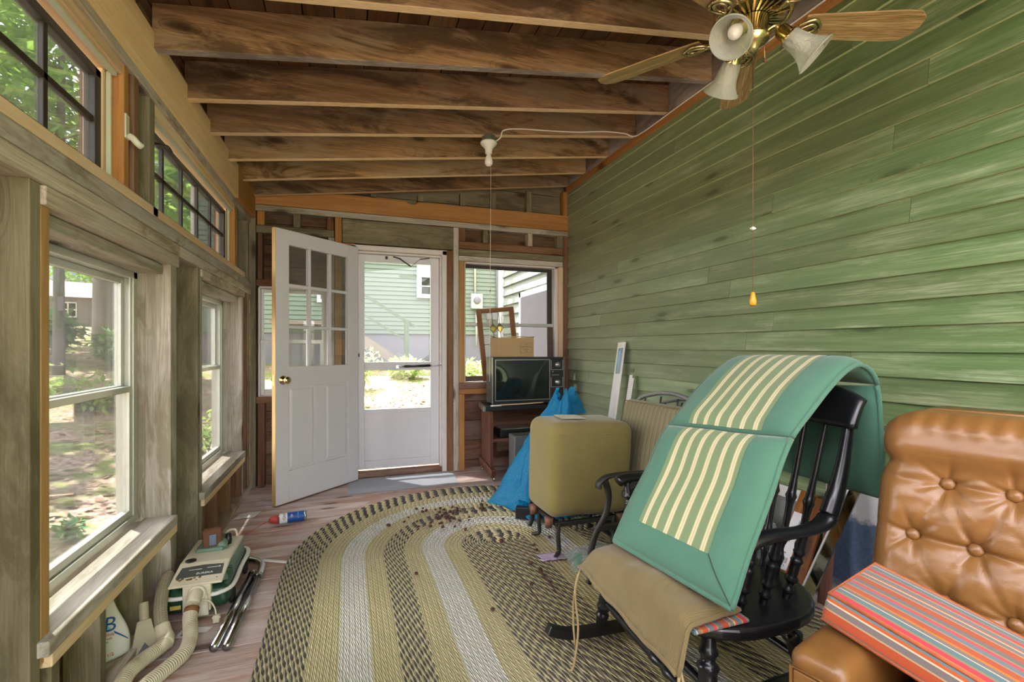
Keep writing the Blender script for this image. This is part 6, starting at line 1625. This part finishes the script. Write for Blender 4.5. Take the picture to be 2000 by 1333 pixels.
for k, deg in enumerate((225, 345, 97)):
    a = math.radians(deg); d = Rv * math.cos(a) + Fv * math.sin(a)
    ax = (d * .72 + V((0, 0, -1)) * .69).normalized()
    p0 = V((FC.x, FC.y, 2.285)) + d * .045; p1 = V((FC.x, FC.y, 2.30)) + d * .075; p2 = V((FC.x, FC.y, 2.275)) + d * .098
    lt = part('lamp_arm', M['brass'], fan, lambda m: m.tube(spline([p0, p1, p2], 5), .006, 8))
    SMx = look_frame(p2 - ax * .01, ax)
    part('socket', M['brass'], lt, lambda m: m.lathe([(.012, -.01), (.024, 0), (.026, .03), (.03, .034), (.03, .05), (.027, .052)], 22, SMx))
    def shade(m):
        vs = 56
        prof = [(.031, .040), (.034, .055), (.036, .075), (.040, .10), (.049, .125), (.060, .142), (.066, .150)]
        m.grid(lambda u, v: SMx @ V(((lambda r, z: (r * math.cos(2 * PI * u), r * math.sin(2 * PI * u), z))(*(lambda i, f: (lerp(prof[i][0], prof[min(i + 1, 6)][0], f) + .0012 * math.sin(2 * PI * u * 10 + v * 9) * (1 - v), lerp(prof[i][1], prof[min(i + 1, 6)][1], f)))(min(5, int(v * 6)), v * 6 - min(5, int(v * 6)))))), vs, 24, cu=True)
        m.tube([SMx @ V((.066 * math.cos(2 * PI * q / 40), .066 * math.sin(2 * PI * q / 40), .150)) for q in range(40)], .0025, 6, closed=True)
    part('lamp_shade', M['shade_glass'], fan, shade)
    part('bulb', M['bulb'], lt, lambda m: m.lathe([(.012, .045), (.014, .06), (.022, .085), (.024, .10), (.018, .116), (0, .122)], 18, SMx))
part('pull_chain', M['goldmetal'], fan, lambda m: m.tube([(FC.x + .035, FC.y - .02, 2.26), (FC.x + .036, FC.y - .021, 2.19)], .0014, 5))
part('chain_bead', M['cartwood'], fan, lambda m: m.lathe([(0, -.008), (.006, -.005), (.0075, 0), (.006, .005), (0, .008)], 14, Matrix.Translation((FC.x + .036, FC.y - .021, 2.185))))
part('pull_cord', M['redbrown'], fan, lambda m: m.tube([(FC.x + .004, FC.y, 2.235), (FC.x + .004, FC.y, 1.365)], .0011, 5))
part('cord_joiner', M['white_plastic'], fan, lambda m: (m.lathe([(0, -.007), (.006, -.004), (.007, 0), (.006, .004), (0, .007)], 12, Matrix.Translation((FC.x + .004, FC.y, 1.592))), m.box(FC.x - .006, FC.x + .012, FC.y - .006, FC.y + .004, 1.589, 1.594)))
part('pull_knob', M['amberwood'], fan, lambda m: m.lathe([(.004, .024), (.007, .02), (.009, .006), (.0125, -.01), (.011, -.022), (.006, -.025), (0, -.025)], 18, Matrix.Translation((FC.x + .004, FC.y, 1.342))))

# ================================================================== BARE BULB FIXTURE AND CABLE
BX, BY = .93, 3.165
BZ = rz(BX)
bf = empty('bulb_fixture', (BX, BY, BZ), 'white porcelain bulb holder with bare bulb and pull string under a rafter', 'lamp')
part('junction_box', M['greysteel'], bf, lambda m: (m.lathe([(.05, -.042), (.05, -.002)], 8, Matrix.Translation((BX, BY, BZ))),), bevel=.002)
part('lamp_holder', M['white_plastic'], bf, lambda m: m.lathe([(.058, -.043), (.058, -.052), (.045, -.068), (.028, -.085), (.024, -.105), (.024, -.12), (.018, -.122)], 24, Matrix.Translation((BX, BY, BZ))))
part('bulb', M['bulb'], bf, lambda m: m.lathe([(.015, -.118), (.016, -.135), (.024, -.155), (.029, -.175), (.027, -.193), (.016, -.205), (0, -.209)], 22, Matrix.Translation((BX, BY, BZ))))
part('pull_string', M['cream_paper'], bf, lambda m: m.tube([(BX + .012, BY - .015, BZ - .12), (BX + .006, BY - .02, 1.75), (BX - .0, BY - .02, .93)], .0016, 5))
part('string_knot', M['black'], bf, lambda m: m.lathe([(0, -.012), (.004, 0), (0, .012)], 8, Matrix.Translation((BX + .005, BY - .02, 1.56))))
def rzz(x): return rz(x)
single('electric_cable', M['white_plastic'], (1.5, 3.14, 2.6), 'white electric cable stapled along a rafter and down the ledger', 'cable', lambda m: m.tube(spline([(BX + .05, BY - .006, BZ - .03), (BX + .075, 3.128, BZ - .012), (BX + .10, 3.130, BZ + .042), (1.15, 3.132, rz(1.15) + .04), (1.35, 3.132, rz(1.35) + .03), (1.6, 3.132, rz(1.6) + .022), (1.82, 3.132, rz(1.82) + .028), (2.0, 3.131, rz(2.0) + .014), (2.07, 3.125, 2.785), (2.10, 3.03, 2.785), (2.103, 2.6, 2.788), (2.103, 2.2, 2.786), (2.103, 1.5, 2.788), (2.103, .6, 2.787)], 8), .0048, 8))
# ================================================================== CAMERA, LIGHT
cd = bpy.data.cameras.new('camera'); cam = bpy.data.objects.new('camera', cd); COL.objects.link(cam)
cd.sensor_width = 36; cd.lens = 36 * 925 / 2000; cd.shift_y = 11.5 / 2000; cd.clip_start = .05; cd.clip_end = 300
cam.location = (0, 0, 1.17); cam.rotation_euler = (PI / 2, 0, -math.atan(322 / 925))
SC.camera = cam
sd = bpy.data.lights.new('sun', 'SUN'); sun = bpy.data.objects.new('sun', sd); COL.objects.link(sun)
sd.energy = 22; sd.angle = .012; sd.color = (1, .95, .89)
sun.rotation_euler = V((.225, -.25, -.94)).to_track_quat('-Z', 'Y').to_euler()
sun.location = (-3, 6, 12)
w = bpy.data.worlds.new('sky'); SC.world = w; w.use_nodes = True
nt = w.node_tree; nt.nodes.clear()
out = nt.nodes.new('ShaderNodeOutputWorld'); bg = nt.nodes.new('ShaderNodeBackground')
tc = nt.nodes.new('ShaderNodeTexCoord')
def lobe(d, p0, p1, col):
    n = nt.nodes.new('ShaderNodeVectorMath'); n.operation = 'DOT_PRODUCT'; n.inputs[1].default_value = V(d).normalized()
    nt.links.new(tc.outputs['Generated'], n.inputs[0])
    r = nt.nodes.new('ShaderNodeValToRGB')
    r.color_ramp.elements[0].position = p0; r.color_ramp.elements[0].color = (0, 0, 0, 1)
    r.color_ramp.elements[1].position = p1; r.color_ramp.elements[1].color = (*col, 1)
    nt.links.new(n.outputs['Value'], r.inputs[0]); return r.outputs[0]
def addc(x, y):
    n = nt.nodes.new('ShaderNodeMix'); n.data_type = 'RGBA'; n.blend_type = 'ADD'; n.inputs[0].default_value = 1
    for i, q in ((6, x), (7, y)):
        if isinstance(q, tuple): n.inputs[i].default_value = q
        else: nt.links.new(q, n.inputs[i])
    return n.outputs[2]
# open sky to the west, thinner fill glow added to the south behind the viewer, shaded woods elsewhere
skyc = addc(addc((.82, .86, 1.0, 1), lobe((-.86, .12, .50), .5, .95, (9.9, 9.3, 9.9))), lobe((.05, -.80, .6), .3, .9, (2.2, 2.05, 2.2)))
nt.links.new(skyc, bg.inputs[0]); bg.inputs[1].default_value = 1.0
nt.links.new(bg.outputs[0], out.inputs[0])
SC.view_settings.view_transform = 'Standard'; SC.view_settings.look = 'None'; SC.view_settings.gamma = 1; SC.view_settings.exposure = .92
SC.view_settings.use_curve_mapping = False
cy = SC.cycles
cy.use_denoising = True
cy.max_bounces = 12; cy.diffuse_bounces = 6; cy.glossy_bounces = 4; cy.transparent_max_bounces = 16; cy.transmission_bounces = 6
cy.sample_clamp_indirect = 8; cy.caustics_reflective = False; cy.caustics_refractive = False
